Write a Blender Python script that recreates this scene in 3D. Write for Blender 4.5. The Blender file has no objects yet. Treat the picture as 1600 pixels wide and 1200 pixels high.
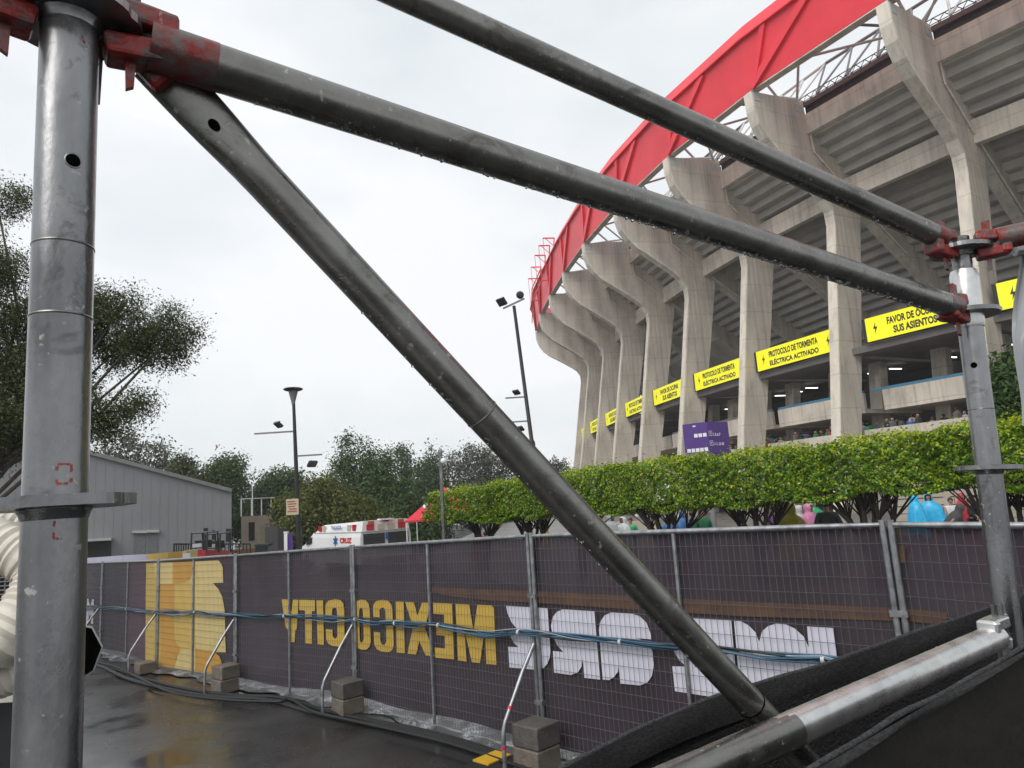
import bpy, bmesh, math, random
import numpy as np
from mathutils import Vector, Matrix
random.seed(7); rng = np.random.default_rng(7)
S = bpy.context.scene; C = S.collection
PI = math.pi

# ------------------------------------------------------------------ camera
F, PIT, ROL = 1100.0, math.radians(9.68), math.radians(3.68)
cp, sp_, cr, sr = math.cos(PIT), math.sin(PIT), math.cos(ROL), math.sin(ROL)
cam_d = bpy.data.cameras.new('camera'); cam = bpy.data.objects.new('camera', cam_d); C.objects.link(cam)
cam_d.sensor_width = 36; cam_d.lens = 36 * F / 1600; cam_d.clip_start = 0.05; cam_d.clip_end = 3000
cam.matrix_world = Matrix(((cr, sr, 0, 0), (sr * sp_, -cr * sp_, -cp, 0), (-sr * cp, cr * cp, -sp_, 0), (0, 0, 0, 1)))
S.camera = cam

# ------------------------------------------------------------------ sky, sun, exposure
SUN_EL, SUN_ROT = math.radians(52), math.radians(-60)
W = bpy.data.worlds.new('World'); S.world = W; W.use_nodes = True
nt = W.node_tree; nt.nodes.clear()
def N(t, kind, **kw):
    n = t.nodes.new(kind)
    for k, v in kw.items(): setattr(n, k, v)
    return n
wo = N(nt, 'ShaderNodeOutputWorld'); bg = N(nt, 'ShaderNodeBackground'); bg.inputs['Strength'].default_value = 0.1
sky = N(nt, 'ShaderNodeTexSky', sky_type='NISHITA', sun_disc=False, sun_elevation=SUN_EL, sun_rotation=SUN_ROT)
tc = N(nt, 'ShaderNodeTexCoord'); mp = N(nt, 'ShaderNodeMapping'); mp.inputs['Scale'].default_value = (1, 1, 2.2)
nz = N(nt, 'ShaderNodeTexNoise'); nz.inputs['Scale'].default_value = 1.7; nz.inputs['Detail'].default_value = 5; nz.inputs['Roughness'].default_value = .5
cl = N(nt, 'ShaderNodeValToRGB')
cl.color_ramp.elements[0].position = .36; cl.color_ramp.elements[0].color = (.67, .73, .755, 1)
cl.color_ramp.elements[1].position = .62; cl.color_ramp.elements[1].color = (.93, .94, .955, 1)
mul = N(nt, 'ShaderNodeVectorMath', operation='SCALE'); mul.inputs['Scale'].default_value = 7.3
mx = N(nt, 'ShaderNodeMix', data_type='RGBA'); mx.inputs['Factor'].default_value = .94
L = nt.links.new
L(tc.outputs['Generated'], mp.inputs['Vector']); L(mp.outputs['Vector'], nz.inputs['Vector']); L(nz.outputs['Fac'], cl.inputs['Fac'])
L(cl.outputs['Color'], mul.inputs[0]); L(sky.outputs['Color'], mx.inputs['A']); L(mul.outputs['Vector'], mx.inputs['B'])
L(mx.outputs['Result'], bg.inputs['Color']); L(bg.outputs['Background'], wo.inputs['Surface'])
sl = bpy.data.lights.new('sun', 'SUN'); sl.energy = 1.5; sl.angle = math.radians(40); sl.color = (1, .97, .93)
so = bpy.data.objects.new('sun', sl); C.objects.link(so)
sd = Vector((math.sin(SUN_ROT) * math.cos(SUN_EL), math.cos(SUN_ROT) * math.cos(SUN_EL) - .9, math.sin(SUN_EL)))
so.rotation_euler = sd.to_track_quat('Z', 'Y').to_euler()
S.view_settings.view_transform = 'Standard'; S.view_settings.look = 'None'
S.view_settings.exposure = 0.6; S.view_settings.gamma = 1.0; S.view_settings.use_curve_mapping = False

# ------------------------------------------------------------------ geometry measured from the photograph
def ray(x, y):
    a, b = (x - 800) / F, (600 - y) / F
    X = a * cr + b * sr; u = -a * sr + b * cr
    return np.array((X, cp - u * sp_, sp_ + u * cp))
def at(x, y, Y): r = ray(x, y); return r * (Y / r[1])
def atz(x, y, z): r = ray(x, y); return r * (z / r[2])
def zg(x): return float(min(-2.15, max(-2.8, -2.3 + .042 * x)))
def atground(x, y, dz=0.0):
    z = -2.4
    for _ in range(12): p = atz(x, y, z); z = zg(p[0])
    p = atz(x, y, z + dz); return p
def onplane(x, y, p0, p1, off=0.0):      # point of the vertical plane through p0,p1 (plan), moved off metres from the camera
    p0 = np.array(p0[:2], float); p1 = np.array(p1[:2], float); d = p1 - p0; n = np.array((-d[1], d[0])); n /= np.linalg.norm(n)
    if n @ p0 < 0: n = -n
    r = ray(x, y); k = (p0 @ n + off) / (r[:2] @ n); return r * k

# ------------------------------------------------------------------ materials
def M(name, col, rough=.6, metal=0.0, var=.12, scale=6.0, bump=0.0, bscale=40.0, col2=None, lo=.35, hi=.65, stretch=(1, 1, 1), rvar=0.0, emit=0, trans=0.0, spec=.5, detail=6):
    m = bpy.data.materials.new(name); m.use_nodes = True; t = m.node_tree; b = t.nodes['Principled BSDF']; l = t.links.new
    b.inputs['Roughness'].default_value = rough; b.inputs['Metallic'].default_value = metal; b.inputs['Specular IOR Level'].default_value = spec
    c2 = col2 or tuple(max(0, c * (1 - 2 * var)) for c in col)
    tcn = N(t, 'ShaderNodeTexCoord'); mpn = N(t, 'ShaderNodeMapping'); mpn.inputs['Scale'].default_value = stretch
    n = N(t, 'ShaderNodeTexNoise'); n.inputs['Scale'].default_value = scale; n.inputs['Detail'].default_value = detail; n.inputs['Roughness'].default_value = .62
    rp = N(t, 'ShaderNodeValToRGB'); e = rp.color_ramp.elements
    e[0].position = lo; e[0].color = (*c2, 1); e[1].position = hi; e[1].color = (*col, 1)
    l(tcn.outputs['Object'], mpn.inputs['Vector']); l(mpn.outputs['Vector'], n.inputs['Vector']); l(n.outputs['Fac'], rp.inputs['Fac']); l(rp.outputs['Color'], b.inputs['Base Color'])
    if rvar:
        mr = N(t, 'ShaderNodeMapRange'); mr.inputs['From Min'].default_value = .3; mr.inputs['From Max'].default_value = .7
        mr.inputs['To Min'].default_value = max(.02, rough - rvar); mr.inputs['To Max'].default_value = min(1, rough + rvar)
        l(n.outputs['Fac'], mr.inputs['Value']); l(mr.outputs['Result'], b.inputs['Roughness'])
    if bump:
        n2 = N(t, 'ShaderNodeTexNoise'); n2.inputs['Scale'].default_value = bscale; n2.inputs['Detail'].default_value = 4
        bp = N(t, 'ShaderNodeBump'); bp.inputs['Strength'].default_value = bump; bp.inputs['Distance'].default_value = .02
        l(mpn.outputs['Vector'], n2.inputs['Vector']); l(n2.outputs['Fac'], bp.inputs['Height']); l(bp.outputs['Normal'], b.inputs['Normal'])
    if emit: l(rp.outputs['Color'], b.inputs['Emission Color']); b.inputs['Emission Strength'].default_value = emit
    if trans: b.inputs['Transmission Weight'].default_value = trans
    return m
def leafmat(name, a, b_, c, trl=.25, rough=.45):
    m = bpy.data.materials.new(name); m.use_nodes = True; t = m.node_tree; b = t.nodes['Principled BSDF']; l = t.links.new
    g = N(t, 'ShaderNodeNewGeometry'); rp = N(t, 'ShaderNodeValToRGB'); e = rp.color_ramp.elements
    e[0].color = (*a, 1); e[1].color = (*c, 1); x = e.new(.55); x.color = (*b_, 1)
    l(g.outputs['Random Per Island'], rp.inputs['Fac']); l(rp.outputs['Color'], b.inputs['Base Color']); b.inputs['Roughness'].default_value = rough; b.inputs['Specular IOR Level'].default_value = .32
    tr = N(t, 'ShaderNodeBsdfTranslucent'); l(rp.outputs['Color'], tr.inputs['Color'])
    mxs = N(t, 'ShaderNodeMixShader'); mxs.inputs['Fac'].default_value = trl
    o = t.nodes['Material Output']; l(b.outputs['BSDF'], mxs.inputs[1]); l(tr.outputs['BSDF'], mxs.inputs[2]); l(mxs.outputs['Shader'], o.inputs['Surface'])
    return m
mat = {}
mat['steel'] = M('galvanised steel', (.33, .33, .335), .30, .88, col2=(.12, .12, .125), scale=9, bump=.04, bscale=140, rvar=.14, lo=.32, hi=.66, stretch=(1, 1, .4), detail=12)
mat['steel_dark'] = M('wet dark steel', (.28, .275, .26), .30, .85, col2=(.14, .135, .125), scale=13, bump=.03, bscale=110, rvar=.12, lo=.25, hi=.75)
mat['steel_light'] = M('bright wet steel', (.72, .72, .71), .30, .85, col2=(.52, .51, .50), scale=18, bump=.025, bscale=160, rvar=.08)
def grime(m):
    t = m.node_tree; b = t.nodes['Principled BSDF']; l = t.links.new; src = b.inputs['Base Color'].links[0].from_socket; tcn = N(t, 'ShaderNodeTexCoord')
    n1 = N(t, 'ShaderNodeTexNoise'); n1.inputs['Scale'].default_value = 95; n1.inputs['Detail'].default_value = 3; n2 = N(t, 'ShaderNodeTexNoise'); n2.inputs['Scale'].default_value = 9; n2.inputs['Detail'].default_value = 8; n2.inputs['Roughness'].default_value = .7; n2.inputs['Distortion'].default_value = 1.2
    for n in (n1, n2): l(tcn.outputs['Object'], n.inputs['Vector'])
    r1 = N(t, 'ShaderNodeMapRange'); r1.inputs['From Min'].default_value = .66; r1.inputs['From Max'].default_value = .72; r2 = N(t, 'ShaderNodeMapRange'); r2.inputs['From Min'].default_value = .54; r2.inputs['From Max'].default_value = .64; r2.inputs['To Max'].default_value = .75
    l(n1.outputs['Fac'], r1.inputs['Value']); l(n2.outputs['Fac'], r2.inputs['Value'])
    m1 = N(t, 'ShaderNodeMix', data_type='RGBA'); m1.inputs['B'].default_value = (.055, .05, .045, 1); m2 = N(t, 'ShaderNodeMix', data_type='RGBA'); m2.inputs['B'].default_value = (.36, .35, .33, 1)
    l(r2.outputs['Result'], m1.inputs['Factor']); l(src, m1.inputs['A']); l(r1.outputs['Result'], m2.inputs['Factor']); l(m1.outputs['Result'], m2.inputs['A']); l(m2.outputs['Result'], b.inputs['Base Color'])
    mm = N(t, 'ShaderNodeMath', operation='MAXIMUM'); l(r1.outputs['Result'], mm.inputs[0]); l(r2.outputs['Result'], mm.inputs[1]); mt = N(t, 'ShaderNodeMapRange'); mt.inputs['To Min'].default_value = b.inputs['Metallic'].default_value; mt.inputs['To Max'].default_value = .25; l(mm.outputs[0], mt.inputs['Value']); l(mt.outputs['Result'], b.inputs['Metallic'])
grime(mat['steel']); grime(mat['steel_dark'])
mat['redpaint'] = M('worn red paint', (.24, .018, .014), .4, .15, col2=(.085, .062, .058), scale=42, bump=.2, bscale=80, lo=.42, hi=.55)
mat['redworn'] = M('rubbed red paint', (.20, .022, .016), .36, .45, col2=(.12, .11, .105), scale=38, bump=.1, bscale=90, lo=.40, hi=.60)
mat['redmark'] = M('red paint mark', (.42, .05, .03), .5, 0, col2=(.22, .05, .04), scale=60)
mat['hole'] = M('dark opening', (.004, .004, .004), .9, spec=0)
mat['fence_steel'] = M('fence tube steel', (.38, .39, .40), .38, .8, col2=(.22, .22, .23), scale=14, rvar=.1)
mat['wire'] = M('welded fence wire', (.17, .17, .17), .45, .6, var=.1)
mat['water'] = M('water drop', (.9, .92, .94), .02, 0, var=0, trans=1.0)
mat['concrete'] = M('weathered concrete', (.68, .605, .51), .82, 0, col2=(.42, .38, .33), scale=.55, bump=.25, bscale=9, stretch=(1, 1, .3), lo=.3, hi=.66, detail=10)
mat['concrete_edge'] = M('pale cast concrete', (.74, .665, .565), .8, 0, col2=(.50, .455, .395), scale=.7, bump=.2, bscale=9, stretch=(1, 1, .35), detail=9)
def weather(m, amt=.38):
    t = m.node_tree; b = t.nodes['Principled BSDF']; l = t.links.new; src = b.inputs['Base Color'].links[0].from_socket
    tcn = N(t, 'ShaderNodeTexCoord'); sx = N(t, 'ShaderNodeSeparateXYZ'); l(tcn.outputs['Object'], sx.inputs[0])
    mp1 = N(t, 'ShaderNodeMapping'); mp1.inputs['Scale'].default_value = (2.6, 2.6, .09); n1 = N(t, 'ShaderNodeTexNoise'); n1.inputs['Scale'].default_value = 1.4; n1.inputs['Detail'].default_value = 9; l(tcn.outputs['Object'], mp1.inputs['Vector']); l(mp1.outputs['Vector'], n1.inputs['Vector'])
    r1 = N(t, 'ShaderNodeMapRange'); r1.inputs['From Min'].default_value = .50; r1.inputs['From Max'].default_value = .72; r1.inputs['To Max'].default_value = amt; l(n1.outputs['Fac'], r1.inputs['Value'])
    n2 = N(t, 'ShaderNodeTexNoise'); n2.inputs['Scale'].default_value = .35; n2.inputs['Detail'].default_value = 10; n2.inputs['Roughness'].default_value = .7; l(tcn.outputs['Object'], n2.inputs['Vector'])
    r2 = N(t, 'ShaderNodeMapRange'); r2.inputs['From Min'].default_value = .52; r2.inputs['From Max'].default_value = .68; r2.inputs['To Max'].default_value = .30; l(n2.outputs['Fac'], r2.inputs['Value'])
    dv = N(t, 'ShaderNodeMath', operation='DIVIDE'); dv.inputs[1].default_value = 2.35; l(sx.outputs['Z'], dv.inputs[0]); fr = N(t, 'ShaderNodeMath', operation='FRACT'); l(dv.outputs[0], fr.inputs[0])
    lt = N(t, 'ShaderNodeMath', operation='LESS_THAN'); lt.inputs[1].default_value = .022; l(fr.outputs[0], lt.inputs[0]); lm_ = N(t, 'ShaderNodeMath', operation='MULTIPLY'); lm_.inputs[1].default_value = .28; l(lt.outputs[0], lm_.inputs[0])
    fl = N(t, 'ShaderNodeMath', operation='FLOOR'); l(dv.outputs[0], fl.inputs[0]); oi = N(t, 'ShaderNodeObjectInfo'); ad0 = N(t, 'ShaderNodeMath', operation='ADD'); l(fl.outputs[0], ad0.inputs[0]); l(oi.outputs['Random'], ad0.inputs[1])
    wn = N(t, 'ShaderNodeTexWhiteNoise', noise_dimensions='1D'); l(ad0.outputs[0], wn.inputs['W']); wm = N(t, 'ShaderNodeMath', operation='MULTIPLY'); wm.inputs[1].default_value = .13; l(wn.outputs['Value'], wm.inputs[0])
    a1 = N(t, 'ShaderNodeMath', operation='ADD'); a2 = N(t, 'ShaderNodeMath', operation='ADD'); a3 = N(t, 'ShaderNodeMath', operation='ADD'); l(r1.outputs['Result'], a1.inputs[0]); l(r2.outputs['Result'], a1.inputs[1]); l(a1.outputs[0], a2.inputs[0]); l(lm_.outputs[0], a2.inputs[1]); l(a2.outputs[0], a3.inputs[0]); l(wm.outputs[0], a3.inputs[1])
    mxx = N(t, 'ShaderNodeMix', data_type='RGBA'); mxx.inputs['B'].default_value = (.13, .115, .098, 1); l(a3.outputs[0], mxx.inputs['Factor']); l(src, mxx.inputs['A']); l(mxx.outputs['Result'], b.inputs['Base Color'])
weather(mat['concrete']); weather(mat['concrete_edge'], .30)
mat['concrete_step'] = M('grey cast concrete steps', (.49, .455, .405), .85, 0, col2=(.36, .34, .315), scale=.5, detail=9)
mat['concrete_shade'] = M('shade toned concrete', (.15, .14, .13), .85, 0, col2=(.11, .10, .095), scale=.5)  # darker copy of the concrete, with the concourse's interior shade painted into its colour
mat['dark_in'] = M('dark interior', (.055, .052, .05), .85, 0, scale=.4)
mat['ringred'] = M('red roof ring paint', (.84, .034, .056), .38, 0, col2=(.70, .026, .042), scale=.35, detail=3)
mat['whitesteel'] = M('white painted steel', (.68, .68, .66), .5, 0, col2=(.52, .52, .5), scale=2)
mat['greysteel'] = M('grey painted steel', (.22, .215, .21), .5, .3, scale=2)
mat['darksteel'] = M('dark painted steel', (.022, .022, .024), .4, .2, scale=4)
mat['brownsteel'] = M('brown gutter', (.115, .07, .065), .6, 0, scale=2)
mat['ledyellow'] = M('yellow led face', (.86, .80, .008), .5, 0, var=.02, scale=2, emit=.18)
mat['ink'] = M('black lettering', (.02, .02, .018), .6, var=.05)
mat['seatblue'] = M('blue rail cloth', (.05, .20, .33), .6)
mat['lamp'] = M('lit tube', (1, .98, .94), .5, var=0, emit=2.5)
mat['purple'] = M('purple sign face', (.075, .028, .20), .45, var=.06, scale=3)
mat['signwhite'] = M('white sign print', (.72, .71, .76), .5, var=.03)
mat['banner'] = M('dark purple mesh banner', (.036, .022, .034), .6, 0, col2=(.022, .013, .021), scale=1.3, bump=.25, bscale=6, stretch=(1, 1, .5))
mat['bwhite'] = M('pale lilac print', (.60, .59, .68), .6, var=.04, scale=2)
mat['bgold'] = M('gold print', (.55, .36, .055), .6, var=.05, scale=2)
mat['byellow'] = M('yellow print', (.60, .41, .09), .6, var=.05, scale=2)
mat['bpale'] = M('pale yellow print', (.64, .50, .20), .6, var=.05, scale=2)
mat['borange'] = M('orange print', (.56, .29, .035), .6, var=.05, scale=2)
mat['bbrown'] = M('brown print', (.105, .055, .03), .65, col2=(.06, .032, .025), scale=5)
mat['bplum'] = M('plum print', (.085, .04, .065), .65, var=.1)
mat['cable_blue'] = M('blue cable', (.035, .11, .19), .4, var=.15, scale=20)
mat['cable_teal'] = M('dark teal cable', (.02, .05, .075), .4, var=.15, scale=20)
mat['cable_black'] = M('black rubber cable', (.010, .010, .011), .55, var=.1, scale=20)
mat['cable_white'] = M('pale cable', (.3, .35, .38), .5)
mat['tie'] = M('white cable tie', (.6, .6, .58), .5)
mat['block'] = M('wet concrete block', (.17, .14, .115), .7, 0, col2=(.10, .085, .07), scale=9, bump=.5, bscale=60)
mat['block_dark'] = M('dark wet concrete block', (.105, .095, .085), .65, 0, col2=(.06, .055, .05), scale=9, bump=.5, bscale=60)
mat['cloth'] = M('black shade cloth', (.020, .019, .020), .8, 0, col2=(.010, .010, .011), scale=7, bump=.6, bscale=160, spec=.25)
mat['cloth_near'] = M('dark brown black sheet', (.016, .014, .012), .75, 0, col2=(.010, .009, .008), scale=4, bump=.25, bscale=30, spec=.2)
mat['cloth_band'] = M('dark woven band', (.034, .033, .034), .8, 0, col2=(.016, .016, .016), scale=120, lo=.4, hi=.6, spec=.2, detail=2, stretch=(1, 1, 3))
mat['cloth_hem'] = M('grey black woven hem', (.055, .055, .057), .85, 0, col2=(.02, .02, .021), scale=260, lo=.42, hi=.58, spec=.2, detail=2)
mat['warehouse'] = M('grey sheet cladding', (.225, .225, .235), .6, 0, col2=(.195, .195, .205), scale=.25)
mat['trimgrey'] = M('pale trim', (.45, .45, .44), .6)
mat['doorgrey'] = M('dull door', (.16, .16, .165), .6)
mat['glass'] = M('dark glass', (.02, .024, .028), .12, 0, var=.1)
mat['beige'] = M('beige plaster', (.42, .37, .30), .8, 0, scale=.8)
mat['ochre'] = M('ochre kerb paint', (.33, .17, .06), .7)
mat['white'] = M('white vehicle paint', (.78, .78, .77), .22, 0, var=.03, scale=1)
mat['lightred'] = M('red lamp lens', (.45, .012, .02), .15, var=.05)
mat['lightcream'] = M('cream lamp lens', (.52, .50, .40), .2, var=.05)
mat['lightorange'] = M('orange lamp lens', (.42, .13, .03), .2, var=.05)
mat['blue'] = M('blue print', (.03, .12, .38), .5, var=.03)
mat['redprint'] = M('red print', (.55, .02, .04), .5, var=.03)
mat['rubber'] = M('tyre rubber', (.02, .02, .02), .8)
mat['chrome'] = M('grey trim', (.3, .3, .31), .3, .7)
mat['tentred'] = M('red tent cloth', (.66, .02, .045), .5, var=.06)
mat['cream'] = M('cream board', (.56, .46, .34), .6)
mat['lavender'] = M('lavender board', (.42, .41, .52), .5, var=.04, scale=2)
mat['cartred'] = M('red machine paint', (.36, .015, .025), .35, var=.1)
mat['duct'] = M('cream duct cloth', (.60, .56, .48), .6, 0, col2=(.50, .46, .39), scale=5, bump=.15, bscale=30)
mat['acwhite'] = M('dirty white casing', (.55, .54, .50), .5, 0, col2=(.40, .39, .35), scale=5)
mat['bark_dark'] = M('dark wet bark', (.028, .022, .018), .8, 0, col2=(.014, .011, .009), scale=8, bump=.6, bscale=20)
mat['bark'] = M('grey brown bark', (.09, .075, .06), .85, 0, col2=(.045, .037, .03), scale=4, bump=.5, bscale=12)
mat['tablewood'] = M('orange table planks', (.46, .13, .045), .5, var=.12, scale=6, stretch=(1, 6, 1))
mat['tablered'] = M('red table frame', (.38, .03, .03), .45)
mat['plank'] = M('pale weathered plank', (.42, .37, .31), .75, 0, col2=(.32, .28, .23), scale=3, stretch=(.4, .4, 4))
mat['tarp'] = M('grey plastic sheet', (.36, .37, .38), .4, 0, col2=(.27, .28, .29), scale=3, stretch=(1, 1, .3))
mat['yellowrubber'] = M('yellow rubber', (.62, .36, .02), .5, var=.1)
mat['skin'] = M('skin', (.32, .18, .12), .55, var=.06)
mat['hair'] = M('dark hair', (.012, .010, .009), .5)
mat['leaf_hedge'] = leafmat('glossy ficus leaves', (.026, .085, .005), (.10, .215, .010), (.29, .40, .018), .32, .28)
mat['leaf_young'] = leafmat('young ficus shoots', (.26, .37, .010), (.42, .50, .016), (.56, .56, .03), .35, .32)
mat['leaf_euc'] = leafmat('dull eucalyptus leaves', (.030, .052, .016), (.058, .086, .026), (.115, .130, .045), .25, .5)
mat['leaf_brown'] = leafmat('dry brown leaves', (.09, .045, .02), (.12, .065, .03), (.16, .09, .04), .2, .6)
mat['leaf_dark'] = leafmat('dark tree leaves', (.024, .060, .012), (.050, .102, .020), (.090, .145, .032), .25, .5)
mat['leaf_mid'] = leafmat('green tree leaves', (.022, .055, .014), (.045, .092, .02), (.08, .13, .03), .25, .5)
mat['leaf_olive'] = leafmat('olive green leaves', (.05, .068, .012), (.095, .115, .018), (.17, .165, .025), .28, .5)
mat['leaf_grey'] = leafmat('grey green leaves', (.05, .062, .038), (.085, .095, .06), (.13, .135, .09), .25, .55)
def clothmat(n, c, rough=.5, trl=.0): return M(n, c, rough, 0, var=.12, scale=9)
CL = {k: clothmat(k + ' clothing', c, r) for k, (c, r) in dict(
    skyblue=((.02, .42, .74), .35), blue=((.04, .17, .45), .35), yellow=((.30, .25, .012), .35), pink=((.60, .20, .36), .4), greyw=((.50, .50, .50), .35), whitep=((.66, .69, .70), .35),
    green=((.02, .33, .13), .4), darkgrey=((.045, .045, .048), .7), black=((.012, .012, .014), .7), red=((.48, .012, .035), .5), white=((.62, .62, .62), .6), purple=((.14, .07, .17), .6), jeans=((.04, .06, .11), .8), greenj=((.015, .16, .075), .6)).items()}

# ------------------------------------------------------------------ mesh helpers
def raw(name, V, Fc, m, parent=None, org=(0, 0, 0), smooth=False):
    me = bpy.data.meshes.new(name); V = np.asarray(V, float) - np.asarray(org, float)
    me.from_pydata([tuple(v) for v in V], [], Fc); me.update()
    for mm in (m if isinstance(m, (list, tuple)) else [m]): me.materials.append(mm)
    if smooth: me.polygons.foreach_set('use_smooth', [True] * len(me.polygons))
    o = bpy.data.objects.new(name, me); C.objects.link(o)
    if parent is not None: o.parent = parent
    return o
ORG = {}
class MB:
    def __init__(s): s.v = []; s.f = []; s.mi = []; s.cur = 0
    def add(s, V, Fc):
        b = len(s.v); s.v += [tuple(map(float, v)) for v in V]; s.f += [tuple(i + b for i in f) for f in Fc]; s.mi += [s.cur] * len(Fc)
    def hexa(s, a): s.add(a, [(0, 3, 2, 1), (4, 5, 6, 7), (0, 1, 5, 4), (1, 2, 6, 5), (2, 3, 7, 6), (3, 0, 4, 7)])
    def obox(s, c, ux, uy, uz, sx, sy, sz):
        c = np.array(c, float); ux = np.array(ux, float) * sx / 2; uy = np.array(uy, float) * sy / 2; uz = np.array(uz, float) * sz / 2
        s.hexa([c - ux - uy - uz, c + ux - uy - uz, c + ux + uy - uz, c - ux + uy - uz, c - ux - uy + uz, c + ux - uy + uz, c + ux + uy + uz, c - ux + uy + uz])
    def box(s, c, sx, sy, sz, ang=0.0):
        s.obox(c, (math.cos(ang), math.sin(ang), 0), (-math.sin(ang), math.cos(ang), 0), (0, 0, 1), sx, sy, sz)
    def beam(s, p, q, w, h, up=(0, 0, 1)):
        p = np.array(p, float); q = np.array(q, float); d = q - p; ln = np.linalg.norm(d); d /= ln
        x = np.cross(d, up)
        if np.linalg.norm(x) < 1e-6: x = np.cross(d, (1, 0, 0))
        x /= np.linalg.norm(x); z = np.cross(x, d); s.obox((p + q) / 2, x, d, z, w, ln, h)
    def tube(s, pts, r, n=8, cap=True):
        P = [np.array(p, float) for p in pts]; R = r if isinstance(r, (list, tuple, np.ndarray)) else [r] * len(P)
        t = P[1] - P[0]; t /= np.linalg.norm(t); x = np.cross(t, (0, 0, 1) if abs(t[2]) < .9 else (1, 0, 0)); x /= np.linalg.norm(x); V = []
        for i, p in enumerate(P):
            a = P[max(i - 1, 0)]; b = P[min(i + 1, len(P) - 1)]; t = (b - a) / max(1e-9, np.linalg.norm(b - a))
            x = x - t * (x @ t); x /= np.linalg.norm(x); y = np.cross(t, x)
            V += [p + R[i] * (x * math.cos(k * 2 * PI / n) + y * math.sin(k * 2 * PI / n)) for k in range(n)]
        Fc = [(i * n + k, i * n + (k + 1) % n, (i + 1) * n + (k + 1) % n, (i + 1) * n + k) for i in range(len(P) - 1) for k in range(n)]
        if cap: Fc += [tuple(range(n - 1, -1, -1)), tuple(range((len(P) - 1) * n, len(P) * n))]
        s.add(V, Fc)
    def lathe(s, prof, c=(0, 0, 0), ax=(0, 0, 1), n=20, cap=True):      # prof: (radius, height)
        ax = np.array(ax, float); ax /= np.linalg.norm(ax); x = np.cross(ax, (0, 1, 0) if abs(ax[1]) < .9 else (1, 0, 0)); x /= np.linalg.norm(x); y = np.cross(ax, x); c = np.array(c, float)
        V = [c + ax * h + r * (x * math.cos(k * 2 * PI / n) + y * math.sin(k * 2 * PI / n)) for r, h in prof for k in range(n)]
        Fc = [(i * n + k, i * n + (k + 1) % n, (i + 1) * n + (k + 1) % n, (i + 1) * n + k) for i in range(len(prof) - 1) for k in range(n)]
        if cap: Fc += [tuple(range(n - 1, -1, -1)), tuple(range((len(prof) - 1) * n, len(prof) * n))]
        s.add(V, Fc)
    def ball(s, c, r, n=8, m=5, sc=(1, 1, 1)):
        c = np.array(c, float); V = [c + (0, 0, r * sc[2])]; Fc = []
        for i in range(1, m):
            th = PI * i / m
            V += [c + np.array((sc[0] * r * math.sin(th) * math.cos(2 * PI * k / n), sc[1] * r * math.sin(th) * math.sin(2 * PI * k / n), sc[2] * r * math.cos(th))) for k in range(n)]
        V.append(c - (0, 0, r * sc[2]))
        for k in range(n):
            Fc.append((0, 1 + k, 1 + (k + 1) % n))
            for i in range(m - 2): a = 1 + i * n; Fc.append((a + k, a + n + k, a + n + (k + 1) % n, a + (k + 1) % n))
            a = 1 + (m - 2) * n; Fc.append((a + k, len(V) - 1, a + (k + 1) % n))
        s.add(V, Fc)
    def prism(s, A, B):                                     # two matching outlines
        n = len(A); s.add(list(A) + list(B), [tuple(range(n - 1, -1, -1)), tuple(range(n, 2 * n))] + [(k, (k + 1) % n, n + (k + 1) % n, n + k) for k in range(n)])
    def build(s, name, m, parent=None, smooth=False, fix=True, org=None):
        g = ORG.get(parent.name, (0, 0, 0)) if parent is not None else (org if org is not None else (0, 0, 0))
        o = raw(name, s.v, s.f, m, parent, g, smooth)
        if isinstance(m, (list, tuple)): o.data.polygons.foreach_set('material_index', s.mi)
        if fix:
            bm = bmesh.new(); bm.from_mesh(o.data); bmesh.ops.recalc_face_normals(bm, faces=bm.faces); bm.to_mesh(o.data); bm.free()
        if smooth:
            o.data.set_sharp_from_angle(angle=math.radians(40))
        if parent is None and org is not None: o.location = org
        ORG[o.name] = g
        return o
def tag(o, label=None, cat=None, group=None, kind=None):
    if label: o['label'] = label
    if cat: o['category'] = cat
    if group: o['group'] = group
    if kind: o['kind'] = kind
    return o
def thing(name, loc, label, cat, group=None):
    o = bpy.data.objects.new(name, None); o.empty_display_size = .2; C.objects.link(o); o.location = tuple(map(float, loc)); ORG[o.name] = tuple(map(float, loc))
    return tag(o, label, cat, group)
def copy_tree(o, parent=None):
    c = o.copy(); C.objects.link(c)
    if parent is not None: c.parent = parent
    for ch in list(o.children): copy_tree(ch, c)
    return c
def textgeo(txt, bold=.03):
    cu = bpy.data.curves.new('t', 'FONT'); cu.body = txt; cu.offset = bold; cu.resolution_u = 3; o = bpy.data.objects.new('t', cu); C.objects.link(o)
    dg = bpy.context.evaluated_depsgraph_get(); me = bpy.data.meshes.new_from_object(o.evaluated_get(dg))
    V = np.array([v.co[:2] for v in me.vertices]); Fc = [tuple(p.vertices) for p in me.polygons]
    bpy.data.objects.remove(o); bpy.data.meshes.remove(me); bpy.data.curves.remove(cu)
    a = V.min(0); b = V.max(0); return (V - a) / (b - a), Fc, (b - a)
def textplate(name, txt, m, parent, o, ux, uz, w, h, bold=.03):     # flat lettering, lower left corner o, along ux and uz
    V, Fc, _ = textgeo(txt, bold); o = np.array(o, float); ux = np.array(ux, float); uz = np.array(uz, float)
    mb = MB(); mb.add([o + ux * (v[0] * w) + uz * (v[1] * h) for v in V], Fc); return mb.build(name, m, parent, fix=False)

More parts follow.
